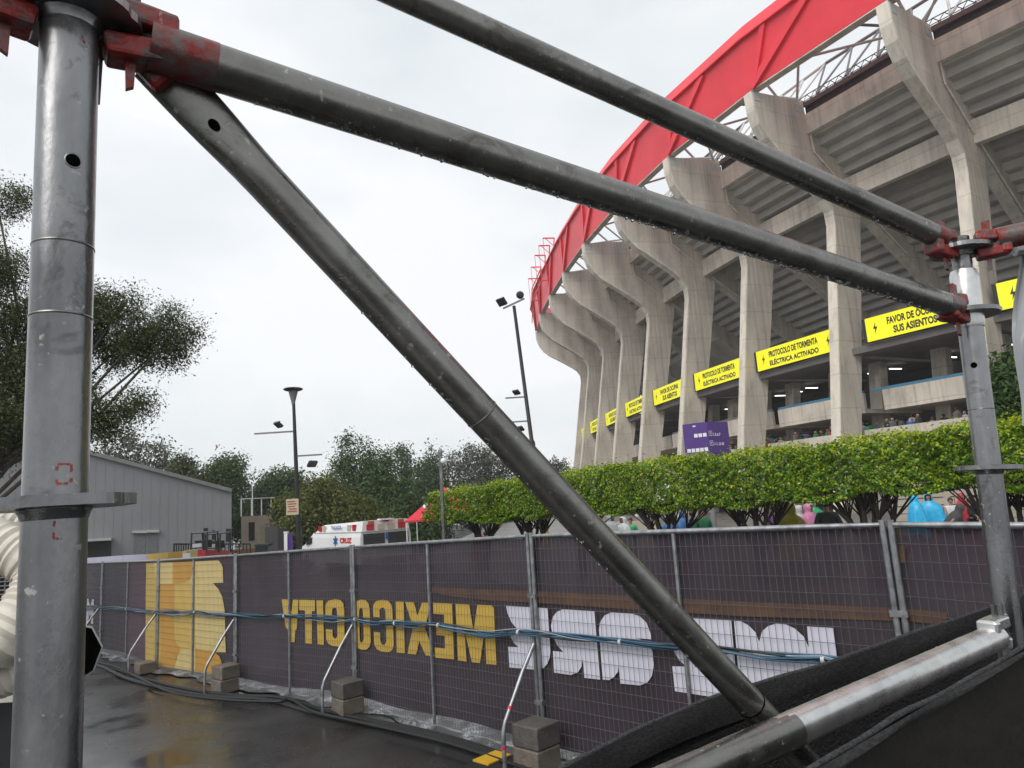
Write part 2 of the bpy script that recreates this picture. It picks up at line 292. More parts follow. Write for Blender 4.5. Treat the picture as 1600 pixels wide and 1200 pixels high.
# ------------------------------------------------------------------ leaves
def leafmesh(name, P, Nrm, size, m, parent=None, org=(0, 0, 0), asp=.55, mi=None):
    n = len(P); P = P - np.asarray(org); Nrm = Nrm / np.maximum(1e-6, np.linalg.norm(Nrm, axis=1))[:, None]
    a = rng.normal(size=(n, 3)); a -= Nrm * (a * Nrm).sum(1)[:, None]; a /= np.maximum(1e-6, np.linalg.norm(a, axis=1))[:, None]; b = np.cross(Nrm, a)
    s = np.asarray(size)[:, None] if np.ndim(size) else np.full((n, 1), size)
    s = s * rng.uniform(.7, 1.3, (n, 1)); bend = Nrm * s * .18
    V = np.stack([P - a * s, P - b * s * asp + bend, P + a * s, P + b * s * asp + bend], 1).reshape(-1, 3)
    me = bpy.data.meshes.new(name); me.vertices.add(4 * n); me.vertices.foreach_set('co', V.ravel())
    me.loops.add(4 * n); me.loops.foreach_set('vertex_index', np.arange(4 * n)); me.polygons.add(n)
    me.polygons.foreach_set('loop_start', np.arange(0, 4 * n, 4)); me.polygons.foreach_set('loop_total', np.full(n, 4))
    for mm in (m if isinstance(m, (list, tuple)) else [m]): me.materials.append(mm)
    if mi is not None: me.polygons.foreach_set('material_index', mi.astype(np.int32))
    me.update(); me.validate()
    o = bpy.data.objects.new(name, me); C.objects.link(o)
    if parent is not None: o.parent = parent
    return o
def clump_points(clumps, n, twig=.25, per=28):
    vol = np.array([c[1][0] * c[1][1] * c[1][2] for c in clumps]) ** .72; vol /= vol.sum(); P = []; Q = []
    for (c, r), k in zip(clumps, vol):
        kt = max(3, int(n * k / per)); d = rng.normal(size=(kt, 3)); d /= np.linalg.norm(d, axis=1)[:, None]
        rad = rng.uniform(.25, 1, (kt, 1)) ** .45 * rng.uniform(.82, 1.12, (kt, 1)); t = np.array(c) + d * rad * np.array(r)
        p = np.repeat(t, per, 0) + np.clip(rng.normal(size=(kt * per, 3)), -1.7, 1.7) * twig * rng.uniform(.5, 1.2, (kt * per, 1)); P.append(p)
        Q.append(np.repeat(d, per, 0) + rng.normal(size=(kt * per, 3)) * .8 + (0, 0, .3))
    return np.concatenate(P), np.concatenate(Q)
def tree(label, base, clumps, n, leaf, m, group=None, bark='bark', tr=.2, twig=.25, per=28, name='tree', asp=.5, brown=0.0, limbs=True, lr=1.0, limbcl=None):
    t = thing(name, base, label, 'tree', group); mb = MB(); b = np.array(base, float)
    top = np.mean([c[0] for c in clumps], axis=0); h = top[2] - b[2]
    spine = [b + (top - b) * k + np.array((math.sin(3 * k + b[0]) * .03 * h, math.cos(2.3 * k + b[1]) * .03 * h, 0)) * (k > 0) for k in (0, .2, .4, .6, .8, 1.0)]
    mb.tube(spine, [tr * 1.25, tr, tr * .9, tr * .75, tr * .55, tr * .3], 9); tk = mb.build('trunk', mat[bark], t, True)
    lm = MB()
    if limbs:
        for (c, r) in (limbcl or clumps):
            s = spine[2 + (int(abs(c[0] * 7)) % 3)]; c = np.array(c); mid = (s * .5 + c * .5) + (0, 0, (-.10 if lr == 1 else .10) * np.linalg.norm(c - s)) + (0 if lr == 1 else 1) * rng.normal(size=3) * np.array((.35, .3, .25))
            lm.tube([s, mid, c, c + (c - mid) * .12], [tr * .5 * lr, tr * .34 * lr, tr * .2 * lr, tr * .06 * lr], 6)
        lm.build('limb', mat[bark], t, True)
    P, Q = clump_points(clumps, n, twig, per)
    ms = [mat[m], mat['leaf_brown']] if brown else mat[m]; mi = None
    if brown: mi = np.repeat(rng.random(len(P) // per + 1) < brown, per)[:len(P)]
    o = leafmesh('crown', P, Q, leaf, ms, t, base, asp, mi); o['kind'] = 'stuff'
    return t

# ------------------------------------------------------------------ ground and haze
def ground():
    xs = np.concatenate([np.linspace(-255, -14, 20), np.linspace(-13, 8, 60), np.linspace(9, 255, 20)]); ys = np.concatenate([np.linspace(-14, 0, 8), np.linspace(.5, 20, 50), np.linspace(22, 315, 30)])
    V = [(x, y, zg(x) + (.012 * math.sin(x * 1.7 + y) * math.sin(y * 1.1 - x * .4) if abs(x) < 14 and y < 21 else 0)) for y in ys for x in xs]; nx = len(xs)
    Fc = [(j * nx + i, j * nx + i + 1, (j + 1) * nx + i + 1, (j + 1) * nx + i) for j in range(len(ys) - 1) for i in range(nx - 1)]
    m = bpy.data.materials.new('wet asphalt'); m.use_nodes = True; t = m.node_tree; b = t.nodes['Principled BSDF']; l = t.links.new
    tcn = N(t, 'ShaderNodeTexCoord')
    n1 = N(t, 'ShaderNodeTexNoise'); n1.inputs['Scale'].default_value = .8; n1.inputs['Detail'].default_value = 7
    n2 = N(t, 'ShaderNodeTexNoise'); n2.inputs['Scale'].default_value = 70; n2.inputs['Detail'].default_value = 5
    vo = N(t, 'ShaderNodeTexVoronoi', feature='DISTANCE_TO_EDGE'); vo.inputs['Scale'].default_value = 3.2
    nd = N(t, 'ShaderNodeTexNoise'); nd.inputs['Scale'].default_value = 3; nd.inputs['Detail'].default_value = 4
    va = N(t, 'ShaderNodeVectorMath', operation='MULTIPLY_ADD'); va.inputs[1].default_value = (.5, .5, 0)
    l(tcn.outputs['Object'], nd.inputs['Vector']); l(nd.outputs['Color'], va.inputs[0]); l(tcn.outputs['Object'], va.inputs[2]); l(va.outputs[0], vo.inputs['Vector'])
    l(tcn.outputs['Object'], n1.inputs['Vector']); l(tcn.outputs['Object'], n2.inputs['Vector'])
    cm = N(t, 'ShaderNodeMapRange'); cm.inputs['From Max'].default_value = .02; l(vo.outputs['Distance'], cm.inputs['Value'])
    gate = N(t, 'ShaderNodeMapRange'); gate.inputs['From Min'].default_value = .5; gate.inputs['From Max'].default_value = .56; l(n1.outputs['Fac'], gate.inputs['Value'])
    inv = N(t, 'ShaderNodeMath', operation='SUBTRACT'); inv.inputs[0].default_value = 1; l(cm.outputs['Result'], inv.inputs[1])
    crk = N(t, 'ShaderNodeMath', operation='MULTIPLY'); l(inv.outputs[0], crk.inputs[0]); l(gate.outputs['Result'], crk.inputs[1])
    rp = N(t, 'ShaderNodeValToRGB'); e = rp.color_ramp.elements; e[0].position = .35; e[0].color = (.012, .0115, .0115, 1); e[1].position = .7; e[1].color = (.034, .032, .031, 1); l(n1.outputs['Fac'], rp.inputs['Fac'])
    mixc = N(t, 'ShaderNodeMix', data_type='RGBA'); mixc.inputs['B'].default_value = (.008, .008, .008, 1); l(crk.outputs[0], mixc.inputs['Factor']); l(rp.outputs['Color'], mixc.inputs['A']); l(mixc.outputs['Result'], b.inputs['Base Color'])
    rr = N(t, 'ShaderNodeMapRange'); rr.inputs['From Min'].default_value = .36; rr.inputs['From Max'].default_value = .62; rr.inputs['To Min'].default_value = .06; rr.inputs['To Max'].default_value = .42; l(n1.outputs['Fac'], rr.inputs['Value']); l(rr.outputs['Result'], b.inputs['Roughness'])
    h = N(t, 'ShaderNodeMath', operation='MULTIPLY_ADD'); h.inputs[1].default_value = -1.2; l(crk.outputs[0], h.inputs[0]); l(n2.outputs['Fac'], h.inputs[2])
    bp = N(t, 'ShaderNodeBump'); bp.inputs['Distance'].default_value = .006; l(h.outputs[0], bp.inputs['Height']); l(rr.outputs['Result'], bp.inputs['Strength']); l(bp.outputs['Normal'], b.inputs['Normal'])
    o = raw('ground', V, Fc, m, smooth=True); tag(o, 'dark wet cracked asphalt in front of the fence', kind='structure')
ground()
HX = (-262, 262, -16, 322, -3.9, 37)
def haze():
    mb = MB(); mb.box(((HX[0] + HX[1]) / 2, (HX[2] + HX[3]) / 2, (HX[4] + HX[5]) / 2), HX[1] - HX[0], HX[3] - HX[2], HX[5] - HX[4])
    m = bpy.data.materials.new('rain haze'); m.use_nodes = True; t = m.node_tree; t.nodes.remove(t.nodes['Principled BSDF'])
    v = N(t, 'ShaderNodeVolumePrincipled'); v.inputs['Color'].default_value = (.93, .94, .95, 1); v.inputs['Density'].default_value = .0006
    t.links.new(v.outputs['Volume'], t.nodes['Material Output'].inputs['Volume'])
    o = mb.build('haze', m); o['kind'] = 'stuff'
haze()
def plaza():
    # paved plaza behind the fence, a shallow kerb above the asphalt
    mb = MB(); P = [at(640, 838, 30), at(690, 838, 26), (2.2, 12.5, 0), (4.0, 9.5, 0), (9, 7, 0), (60, 5, 0), (60, 130, 0), (-2, 130, 0)]
    A = [(p[0], p[1], -2.6) for p in P]; B = [(p[0], p[1], -2.08) for p in P]; mb.prism(A, B)
    o = mb.build('pavement', M('plaza paving', (.16, .15, .14), .35, col2=(.10, .095, .09), scale=.9, rvar=.15)); o['kind'] = 'structure'; o['label'] = 'wet paved plaza behind the hedge'
plaza()
PZ = -2.08

# ------------------------------------------------------------------ stadium
def path():
    x, y, a = 27.50, 39.72, -.6119; k0, k2, spc = .01578, -.00233, 9.22; out = {}
    def kk(i): return .01578 - .00233 * i if i < 7.4 else .05
    X, Y, A = x, y, a
    for i in range(0, 13):
        out[i] = (X, Y, A)
        for j in range(20): X += math.sin(A) * spc / 20; Y += math.cos(A) * spc / 20; A += kk(i + j / 20) * spc / 20
    X, Y, A = x, y, a
    for i in range(-1, -4, -1):
        for j in range(20): A -= .0165 * spc / 20; X -= math.sin(A) * spc / 20; Y -= math.cos(A) * spc / 20
        out[i] = (X, Y, A)
    return out
PATH = path()
def PT(i, r, z, t=0.0):                      # fin station i, r outward, t along towards the far side
    x, y, a = PATH[i]; return np.array((x - math.cos(a) * r + math.sin(a) * t, y + math.sin(a) * r + math.cos(a) * t, z))
SR = np.array((*PT(0, -6, 0)[:2], PZ))
stadium = thing('stadium', SR, 'large grey concrete stadium with curved fins and a red roof ring', 'stadium')
FT = .72
def fin_profile():
    return [(2.1, PZ), (1.2, 3.4), (.35, 8.3), (-.5, 13.5), (-.95, 16.2), (-1.32, 18.4), (-1.25, 19.4), (-.75, 20.25), (.05, 20.9), (1.15, 21.65), (2.3, 22.4), (3.5, 23.15), (4.4, 24.0), (5.0, 24.9), (5.3, 25.9), (5.38, 27.3),
            (.25, 27.62), (.04, 25.6), (-3.55, 23.0), (-9, 18.95), (-19, 11.4), (-19, 8.9), (-9.6, 16.2), (-4.4, 20.0), (-4.1, 18.4), (-3.1, 13.5), (-2.0, 8.3), (-.95, 3.4), (.15, PZ)]
def make_fin():
    pr = fin_profile(); n = len(pr)
    # local: x = outward, y = towards the camera side, z up (relative to root z)
    A = [(r, 0.0, z - PZ) for r, z in pr]; B = [(r, -FT, z - PZ) for r, z in pr]
    bm = bmesh.new(); va = [bm.verts.new(v) for v in A]; vb = [bm.verts.new(v) for v in B]
    fa = bm.faces.new(va); fb = bm.faces.new(vb[::-1]); sides = []
    for k in range(n):
        f = bm.faces.new((va[k], vb[k], vb[(k + 1) % n], va[(k + 1) % n])); f.material_index = 1 if k < 15 else 0
    bm.normal_update(); bmesh.ops.triangulate(bm, faces=[fa, fb]); bmesh.ops.recalc_face_normals(bm, faces=bm.faces)
    me = bpy.data.meshes.new('fin'); bm.to_mesh(me); bm.free(); me.materials.append(mat['concrete']); me.materials.append(mat['concrete_edge'])
    o = bpy.data.objects.new('fin', me); C.objects.link(o); o.parent = stadium
    mb = MB(); mb.tube([(.0, .09, 26.6 - PZ), (-.05, .09, 24.6 - PZ), (-.15, .09, 23.7 - PZ), (-3.4, .09, 21.0 - PZ), (-9, .09, 16.9 - PZ)], .075, 8); p = mb.build('drainpipe', mat['concrete_edge'], None, True); p.parent = o
    # raised rim following the inside of the flare
    mb = MB(); pts = [(1.98, PZ), (1.08, 3.4), (.23, 8.3), (-.62, 13.5), (-1.07, 16.2), (-1.44, 18.4), (-1.37, 19.5), (-.83, 20.35), (.0, 21.02), (1.1, 21.77), (2.25, 22.52), (3.43, 23.26), (4.3, 24.1), (4.88, 24.97), (5.18, 25.95), (5.26, 27.2)]
    pp = [(r + .02, .0, z - PZ) for r, z in pts]
    for a, b in zip(pp[:-1], pp[1:]): mb.beam(a, b, .08, .16)
    p2 = mb.build('rim', mat['concrete_edge']); p2.parent = o
    for rr in (4.9, .75):
        mb = MB(); mb.box((rr, -.05, 26.95 - PZ), .62, .16, .6); q = mb.build('anchor_plate', mat['trimgrey']); q.parent = o
    return o
fin0 = make_fin()
def put_fin(o, i):
    x, y, a = PATH[i]; p = PT(i, 0, PZ, 0); o.location = p - SR; o.rotation_euler = (0, 0, PI - a)
for n_, i in enumerate(range(-2, 12)):
    o = fin0 if n_ == 0 else copy_tree(fin0, stadium); put_fin(o, i)
def bayprism(poly, i, g0=.0, g1=.0):          # between fin i (far) and fin i-1 (near); poly in (r, z)
    A = [PT(i, r, z, -FT * 0 - .0) for r, z in poly]; B = [PT(i - 1, r, z, FT) for r, z in poly]
    mb = MB(); d = [(b - a) for a, b in zip(A, B)]
    mb.prism([a + e * g0 for a, e in zip(A, d)], [b - e * g1 for b, e in zip(B, d)]); return mb
for i in range(-1, 12):
    bayprism([(.25, 25.05), (.25, 26.55), (-.25, 26.55), (-.25, 25.05)], i).build('fascia_beam', mat['concrete_edge'], stadium)
    bayprism([(-3.2, 20.55), (-3.2, 22.15), (-3.75, 22.15), (-3.75, 20.55)], i).build('edge_beam', mat['concrete_edge'], stadium)
    bayprism([(.05, 26.56), (.05, 27.15), (-.5, 27.15), (-.5, 26.56)], i).build('gutter_board', mat['darksteel'], stadium)
    bayprism([(.22, 27.16), (.22, 27.5), (-.5, 27.5), (-.5, 27.16)], i).build('gutter', mat['brownsteel'], stadium)
    # underside of the seating: L shaped steps
    nst = 24 if i < 5 else 13
    for k in range(nst):
        r0 = -.27 - k * .78; z0 = 25.2 - k * .595
        if r0 < -18.7: break
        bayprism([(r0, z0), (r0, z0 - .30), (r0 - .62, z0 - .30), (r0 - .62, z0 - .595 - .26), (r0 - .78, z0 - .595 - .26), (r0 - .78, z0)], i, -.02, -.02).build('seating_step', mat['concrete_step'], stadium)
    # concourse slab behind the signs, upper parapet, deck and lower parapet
    bayprism([(-1.15, 8.7), (-1.15, 9.15), (-19, 9.15), (-19, 8.7)], i).build('concourse_slab', mat['concrete_shade'], stadium)
    bayprism([(-2.6, 4.75), (-2.6, 6.15), (-2.85, 6.15), (-2.85, 5.05), (-9, 5.05), (-9, 4.75)], i, .09 if i in (1, 3) else .0).build('balcony_parapet', mat['concrete'], stadium)
    bayprism([(-1.2, 1.9), (-1.2, 3.45), (-1.5, 3.45), (-1.5, 2.35), (-11, 2.35), (-11, 1.9)], i).build('terrace_parapet', mat['concrete'], stadium)
    bayprism([(-18.3, 9.16), (-18.3, 11.9), (-18.7, 11.9), (-18.7, 9.16)], i, -.06, -.06).build('vomitory_wall', mat['concrete_shade'], stadium)
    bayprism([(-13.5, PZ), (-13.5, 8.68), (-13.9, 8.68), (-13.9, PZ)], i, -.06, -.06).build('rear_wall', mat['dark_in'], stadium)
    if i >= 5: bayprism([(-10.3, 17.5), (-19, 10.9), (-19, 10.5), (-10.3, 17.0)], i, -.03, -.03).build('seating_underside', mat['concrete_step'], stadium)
    if i < 5:
        bayprism([(-2.68, 6.17), (-2.68, 6.35), (-2.8, 6.35), (-2.8, 6.17)], i).build('balcony_rail', mat['seatblue'] if i in (1, 2) else mat['greysteel'], stadium)
        for f in (.36, .8):                    # leaning supports inside the concourse
            a = PT(i, -4.6, PZ) * (1 - f) + PT(i - 1, -4.6, PZ) * f; b = PT(i, -6.0, 8.68) * (1 - f) + PT(i - 1, -6.0, 8.68) * f
            dr = PT(i - 1, 0, 0) - PT(i, 0, 0); dr /= np.linalg.norm(dr); mb = MB(); mb.beam(a, b, .75, 1.0, dr); mb.build('leaning_support', mat['concrete'], stadium)
        for f in (.3, .55, .78):
            a = PT(i, -7.5, 8.3) * (1 - f) + PT(i - 1, -7.5, 8.3) * f; d = PT(i, -9, 8.3) - PT(i, -7.5, 8.3)
            mb = MB(); mb.beam(a, a + d * .8, .09, .06); mb.build('ceiling_light', mat['lamp'], stadium)
A_ = [PT(-2, -3.2, PZ, -.1), PT(-2, -19, PZ, -.1), PT(-2, -19, 11.0, -.1), PT(-2, -3.7, 20, -.1)]; mb = MB(); mb.prism(A_, [PT(-2, -3.2, PZ, -.4), PT(-2, -19, PZ, -.4), PT(-2, -19, 11.0, -.4), PT(-2, -3.7, 20, -.4)]); mb.build('end_wall', mat['concrete_shade'], stadium)
# red roof ring
def ring():
    st = []
    for i in range(-2, 12):
        for f in (0, .5):
            if i + f > 11: continue
            st.append((i, f))
    def pt(i, f, r, z):
        return PT(i, r, z) * (1 - f) + PT(i + 1, r, z) * f if f else PT(i, r, z)
    cs = [(5.15, 27.55), (5.75, 31.1), (5.35, 32.35), (4.3, 32.3), (4.5, 27.55)]
    for i in range(-2, 11):
        mb = MB()
        for f in (0, .5):
            A = [pt(i, f, r, z) for r, z in cs]; B = [pt(i, f + .5, r, z) if f == 0 else PT(i + 1, r, z) for r, z in cs]
            mb.prism(A, B)
        o = mb.build('ring_segment', mat['ringred'], stadium)
        # folded ribs and crease flange
        for (fa, fb, wd_) in ((1.0, .42, .55), (.98, .80, .4)):
            a = PT(i, 5.26, 27.6) * (1 - fa) + PT(i + 1, 5.26, 27.6) * fa; b = PT(i, 5.8, 31.05) * (1 - fb) + PT(i + 1, 5.8, 31.05) * fb
            m2 = MB(); m2.beam(a, b, wd_, .26, PT(i, 1, 0) - PT(i, 0, 0)); m2.build('ring_rib', mat['ringred'], o)
        m2 = MB(); m2.beam(PT(i, 5.86, 31.05), PT(i + 1, 5.86, 31.05), .34, .10); m2.build('crease_flange', mat['ringred'], o)
        m2 = MB(); m2.beam(PT(i, 4.85, 27.47), PT(i + 1, 4.85, 27.47), .62, .08); m2.build('lower_flange', mat['concrete_edge'], o)
ring()
for i in range(-2, 11):
    for tgt, m in (((.35, 4.6, 28.4), 'greysteel'), ((.7, 4.6, 28.0), 'whitesteel'), ((-.35, 4.6, 28.4), 'whitesteel')):
        f, r, z = tgt
        if i + (1 if f > 0 else -1) not in PATH: continue
        b = PT(i, r, z) * (1 - abs(f)) + PT(i + (1 if f > 0 else -1), r, z) * abs(f)
        mb = MB(); mb.tube([PT(i, .4, 27.6, FT / 2), b], .09, 6); mb.build('roof_strut', mat[m], stadium)
    mb = MB(); mb.tube([PT(i, 4.9, 27.3, FT / 2), PT(i, .4, 28.0, FT / 2)], .10, 6); mb.tube([PT(i, 4.7, 29.8, FT / 2), PT(i, 2.2, 27.5, FT / 2)], .1, 6); mb.build('tip_bracket', mat['whitesteel'], stadium)
    if i < 6:
        # catwalk lattice on the gutter and the roof truss behind
        mb = MB(); a0, a1 = PT(i, -.3, 27.52), PT(i + 1, -.3, 27.52); u = np.array((0, 0, .75)); k = 14
        mb.tube([a0 + u, a1 + u], .035, 5); mb.tube([a0 + u * .5, a1 + u * .5], .03, 5)
        for j in range(k):
            p = a0 + (a1 - a0) * j / k; q = a0 + (a1 - a0) * (j + 1) / k; mb.tube([p, q + u], .028, 4, False); mb.tube([p + u, q], .028, 4, False)
        mb.build('catwalk_lattice', mat['darksteel'], stadium)
        mb = MB(); c0, c1 = PT(i, -3, 31.5), PT(i + 1, -3, 31.5); mb.tube([c0, c1], .12, 6)
        for j in range(4): p = c0 + (c1 - c0) * j / 4; q = PT(i, .2, 27.6) + (PT(i + 1, .2, 27.6) - PT(i, .2, 27.6)) * (j + .5) / 4; mb.tube([p, q], .085, 6); mb.tube([q, c0 + (c1 - c0) * (j + 1) / 4], .085, 6)
        mb.build('roof_truss', mat['whitesteel'] if i % 2 else mat['greysteel'], stadium)
# maintenance gantry on the far end of the ring
for j, s in enumerate((5.55, 5.9, 6.3, 6.75, 7.2)):
    i = int(s); f = s - i
    def g(r, z): return PT(i, r, z) * (1 - f) + PT(i + 1, r, z) * f
    zt = 34.1 - .25 * abs(j - 1.5); mb = MB(); mb.beam(g(5.0, zt), g(6.5, zt), .16, .14); mb.beam(g(5.0, zt), g(5.2, 32.2), .14, .14); mb.beam(g(5.2, zt - 1), g(6.2, zt), .07, .07); mb.tube([g(6.5, zt), g(6.4, 29.6)], .035, 5)
    mb.build('gantry_frame', mat['ringred'], stadium)
mb = MB()
for zz in (29.4, 31.2): mb.beam(PT(6, 6.2, zz), PT(7, 6.2, zz), .12, .12); mb.beam(PT(7, 6.2, zz), PT(8, 5.8, zz - .6), .12, .12)
for i in (6, 7):
    mb.beam(PT(i, 6.2, 29.4), PT(i, 6.2, 31.2), .12, .12); mb.beam(PT(i, 5.3, 29.4), PT(i, 6.2, 29.4), .12, .12)
mb.build('gantry_platform', mat['ringred'], stadium)

# crowd on the terrace
mb = MB()
for i in range(-1, 4):
    for k in range(34):
        f = rng.uniform(.04, .93); r = -2.0 - rng.uniform(0, 2.2); p = PT(i, r, 2.36) * (1 - f) + PT(i - 1, r, 2.36) * f; h = .12 + rng.uniform(1.45, 1.8)
        mb.lathe([(.13, 0), (.19, .7), (.24, h - .33), (.10, h - .22)], p, n=6); mb.cur = 1 if rng.random() < .6 else 2; mb.ball(p + (0, 0, h - .1), .115, 6, 4); mb.cur = 0
cm = bpy.data.materials.new('crowd clothes'); cm.use_nodes = True; t = cm.node_tree; g = N(t, 'ShaderNodeNewGeometry'); rp = N(t, 'ShaderNodeValToRGB'); rp.color_ramp.interpolation = 'CONSTANT'
e = rp.color_ramp.elements; cols = [(.03, .03, .035), (.5, .5, .5), (.10, .10, .12), (.02, .2, .08), (.06, .05, .06), (.3, .03, .03), (.02, .02, .02), (.04, .12, .3), (.4, .4, .42), (.12, .1, .1)]
e[0].color = (*cols[0], 1); e[1].position = .9; e[1].color = (*cols[-1], 1)
for k in range(1, 9): x = e.new(k / 10); x.color = (*cols[k], 1)
t.links.new(g.outputs['Random Per Island'], rp.inputs['Fac']); t.links.new(rp.outputs['Color'], t.nodes['Principled BSDF'].inputs['Base Color'])
tag(mb.build('crowd', [cm, mat['skin'], mat['hair']]), 'distant spectators standing behind the lowest stadium parapet', kind='stuff')

# yellow led signs
def bolt_poly(): return [(.62, 1), (.22, .45), (.48, .45), (.34, 0), (.80, .60), (.52, .60)]
MSG = (['PROTOCOLO DE TORMENTA', 'ELÉCTRICA ACTIVADO'], ['FAVOR DE OCUPAR', 'SUS ASIENTOS'])
def ledsign(i, msg, label, g0=.0):
    r = -.8; zb, zt = 9.25, 10.85
    a = PT(i, r, 0, -.05); b = PT(i - 1, r, 0, FT + .05); d = b - a; Ln = np.linalg.norm(d); d /= Ln; a = a + d * g0; Ln -= g0 + .05
    out = np.array((-d[1], d[0], 0));
    if out @ (a * (1, 1, 0)) > 0: out = -out
    t = thing('led_sign', (a + d * Ln / 2) + (0, 0, zb), label, 'sign', 'yellow warning signs round the stadium')
    mb = MB(); c = a + d * Ln / 2 + (0, 0, (zb + zt) / 2); up = (0, 0, 1)
    mb.obox(c - out * .18, d, out, up, Ln, .32, zt - zb + .06); mb.build('casing', mat['darksteel'], t)
    mb = MB(); mb.obox(c + out * .005, d, out, up, Ln - .5, .05, zt - zb); mb.build('screen', mat['ledyellow'], t)
    fo = a + out * .037
    h = .50
    for k, s in enumerate(MSG[msg]):
        w = Ln * (.60 if msg == 0 else (.50 if k == 0 else .40)); textplate('lettering', s, mat['ink'], t, fo + d * (Ln - w) / 2 + np.array((0, 0, zb + .85 - k * .66)), d, up, w, h, .045)
    for x in (.09, .88):
        m2 = MB(); pl = bolt_poly(); m2.add([fo + d * (Ln * x + px * .55) + np.array((0, 0, zb + .4 + py * .85)) for px, py in pl], [(0, 1, 2, 5), (2, 3, 4, 5)]); m2.build('lightning_bolt', mat['ink'], t, fix=False)
LED = {0: (0, 'yellow sign cut off by the right edge of the photo, beyond the nearest column', 0), 1: (1, 'largest full yellow sign reading FAVOR DE OCUPAR SUS ASIENTOS', 0), 2: (0, 'large yellow sign reading PROTOCOLO DE TORMENTA, next to the largest sign', 0),
       3: (0, 'yellow PROTOCOLO DE TORMENTA sign right above the purple wayfinding box', 0), 4: (1, 'medium yellow FAVOR DE OCUPAR sign left of the purple wayfinding box', 0), 5: (0, 'yellow PROTOCOLO sign, fourth from the far end of the row', 0),
       6: (1, 'small yellow FAVOR DE OCUPAR sign, third from the far end', 0), 7: (0, 'narrow yellow sign squeezed between columns, second from the far end', 0), 8: (1, 'sliver of yellow sign at the far end of the row', 0)}
for i, (m_, lab, g0) in LED.items(): ledsign(i, m_, lab, {1: 1.2, 0: .25}.get(i, .1))

# purple wayfinding box
def wayfinding():
    c0 = at(1104, 659, 30); l0 = at(1066, 664, 30.6); r0 = at(1137, 662, 30.6); zt = c0[2]; zb = zt - 2.3
    base = np.array(((l0[0] + r0[0]) / 2, 30.9, PZ)); t = thing('wayfinding_box', base, 'purple wayfinding box with white symbols above the hedge', 'sign')
    A = [c0[:2], r0[:2], r0[:2] + l0[:2] - c0[:2], l0[:2]]
    mb = MB(); mb.prism([(*p, zb) for p in A], [(*p, zt) for p in A]); mb.build('box_body', mat['purple'], t)
    mb = MB(); mb.tube([base, base + (0, 0, zb - PZ - .002)], .12, 10); mb.build('mast', mat['greysteel'], t)
    def face(p, q):
        p = np.array((*p[:2], 0)); q = np.array((*q[:2], 0)); d = q - p; w = np.linalg.norm(d); d /= w; n = np.array((d[1], -d[0], 0)); n = n if n @ p < 0 else -n; return p + n * .006, d, w
    o, d, w = face(l0, c0); up = np.array((0, 0, 1.)); icons = MB()
    def sq(o, d, x, z, s): icons.add([o + d * x + up * z, o + d * (x + s) + up * z, o + d * (x + s) + up * (z + s), o + d * x + up * (z + s)], [(0, 1, 2, 3)])
    for k in range(3): sq(o, d, w * (.44 + .18 * k), zt - .62, .155)
    for k in range(5): sq(o, d, w * (.10 + .175 * k), zt - 1.24, .155)
    sq(o, d, w * .42, zt - .16, .06); sq(o, d, w * .48, zt - .16, .06)
    o2, d2, w2 = face(c0, r0)
    for k in range(3): sq(o2, d2, w2 * (.3 + .18 * k), zt - 1.66, .15)
    for z in (zt - .60, zt - 1.02):                       # arrow boxes: a square frame with an arrow
        x = .05; s = .19
        for (x0, z0, x1, z1) in ((x, z, x + s, z + .02), (x, z + s, x + s, z + s + .02), (x, z, x + .02, z + s), (x + s - .02, z, x + s, z + s), (x + .085, z + .045, x + .105, z + .15)):
            icons.add([o2 + d2 * a + up * b for a, b in ((x0, z0), (x1, z0), (x1, z1), (x0, z1))], [(0, 1, 2, 3)])
        icons.add([o2 + d2 * a + up * b for a, b in ((x + .05, z + .11), (x + .14, z + .11), (x + .095, z + .17))], [(0, 1, 2)])
    icons.build('pictogram', mat['signwhite'], t, fix=False)
    textplate('lettering', '1,2,6,7', mat['signwhite'], t, o2 + d2 * .3 + up * (zt - .62), d2, up, .42, .14)
    textplate('lettering', '1-11, 25-38', mat['signwhite'], t, o2 + d2 * .28 + up * (zt - 1.03), d2, up, .58, .14)
wayfinding()

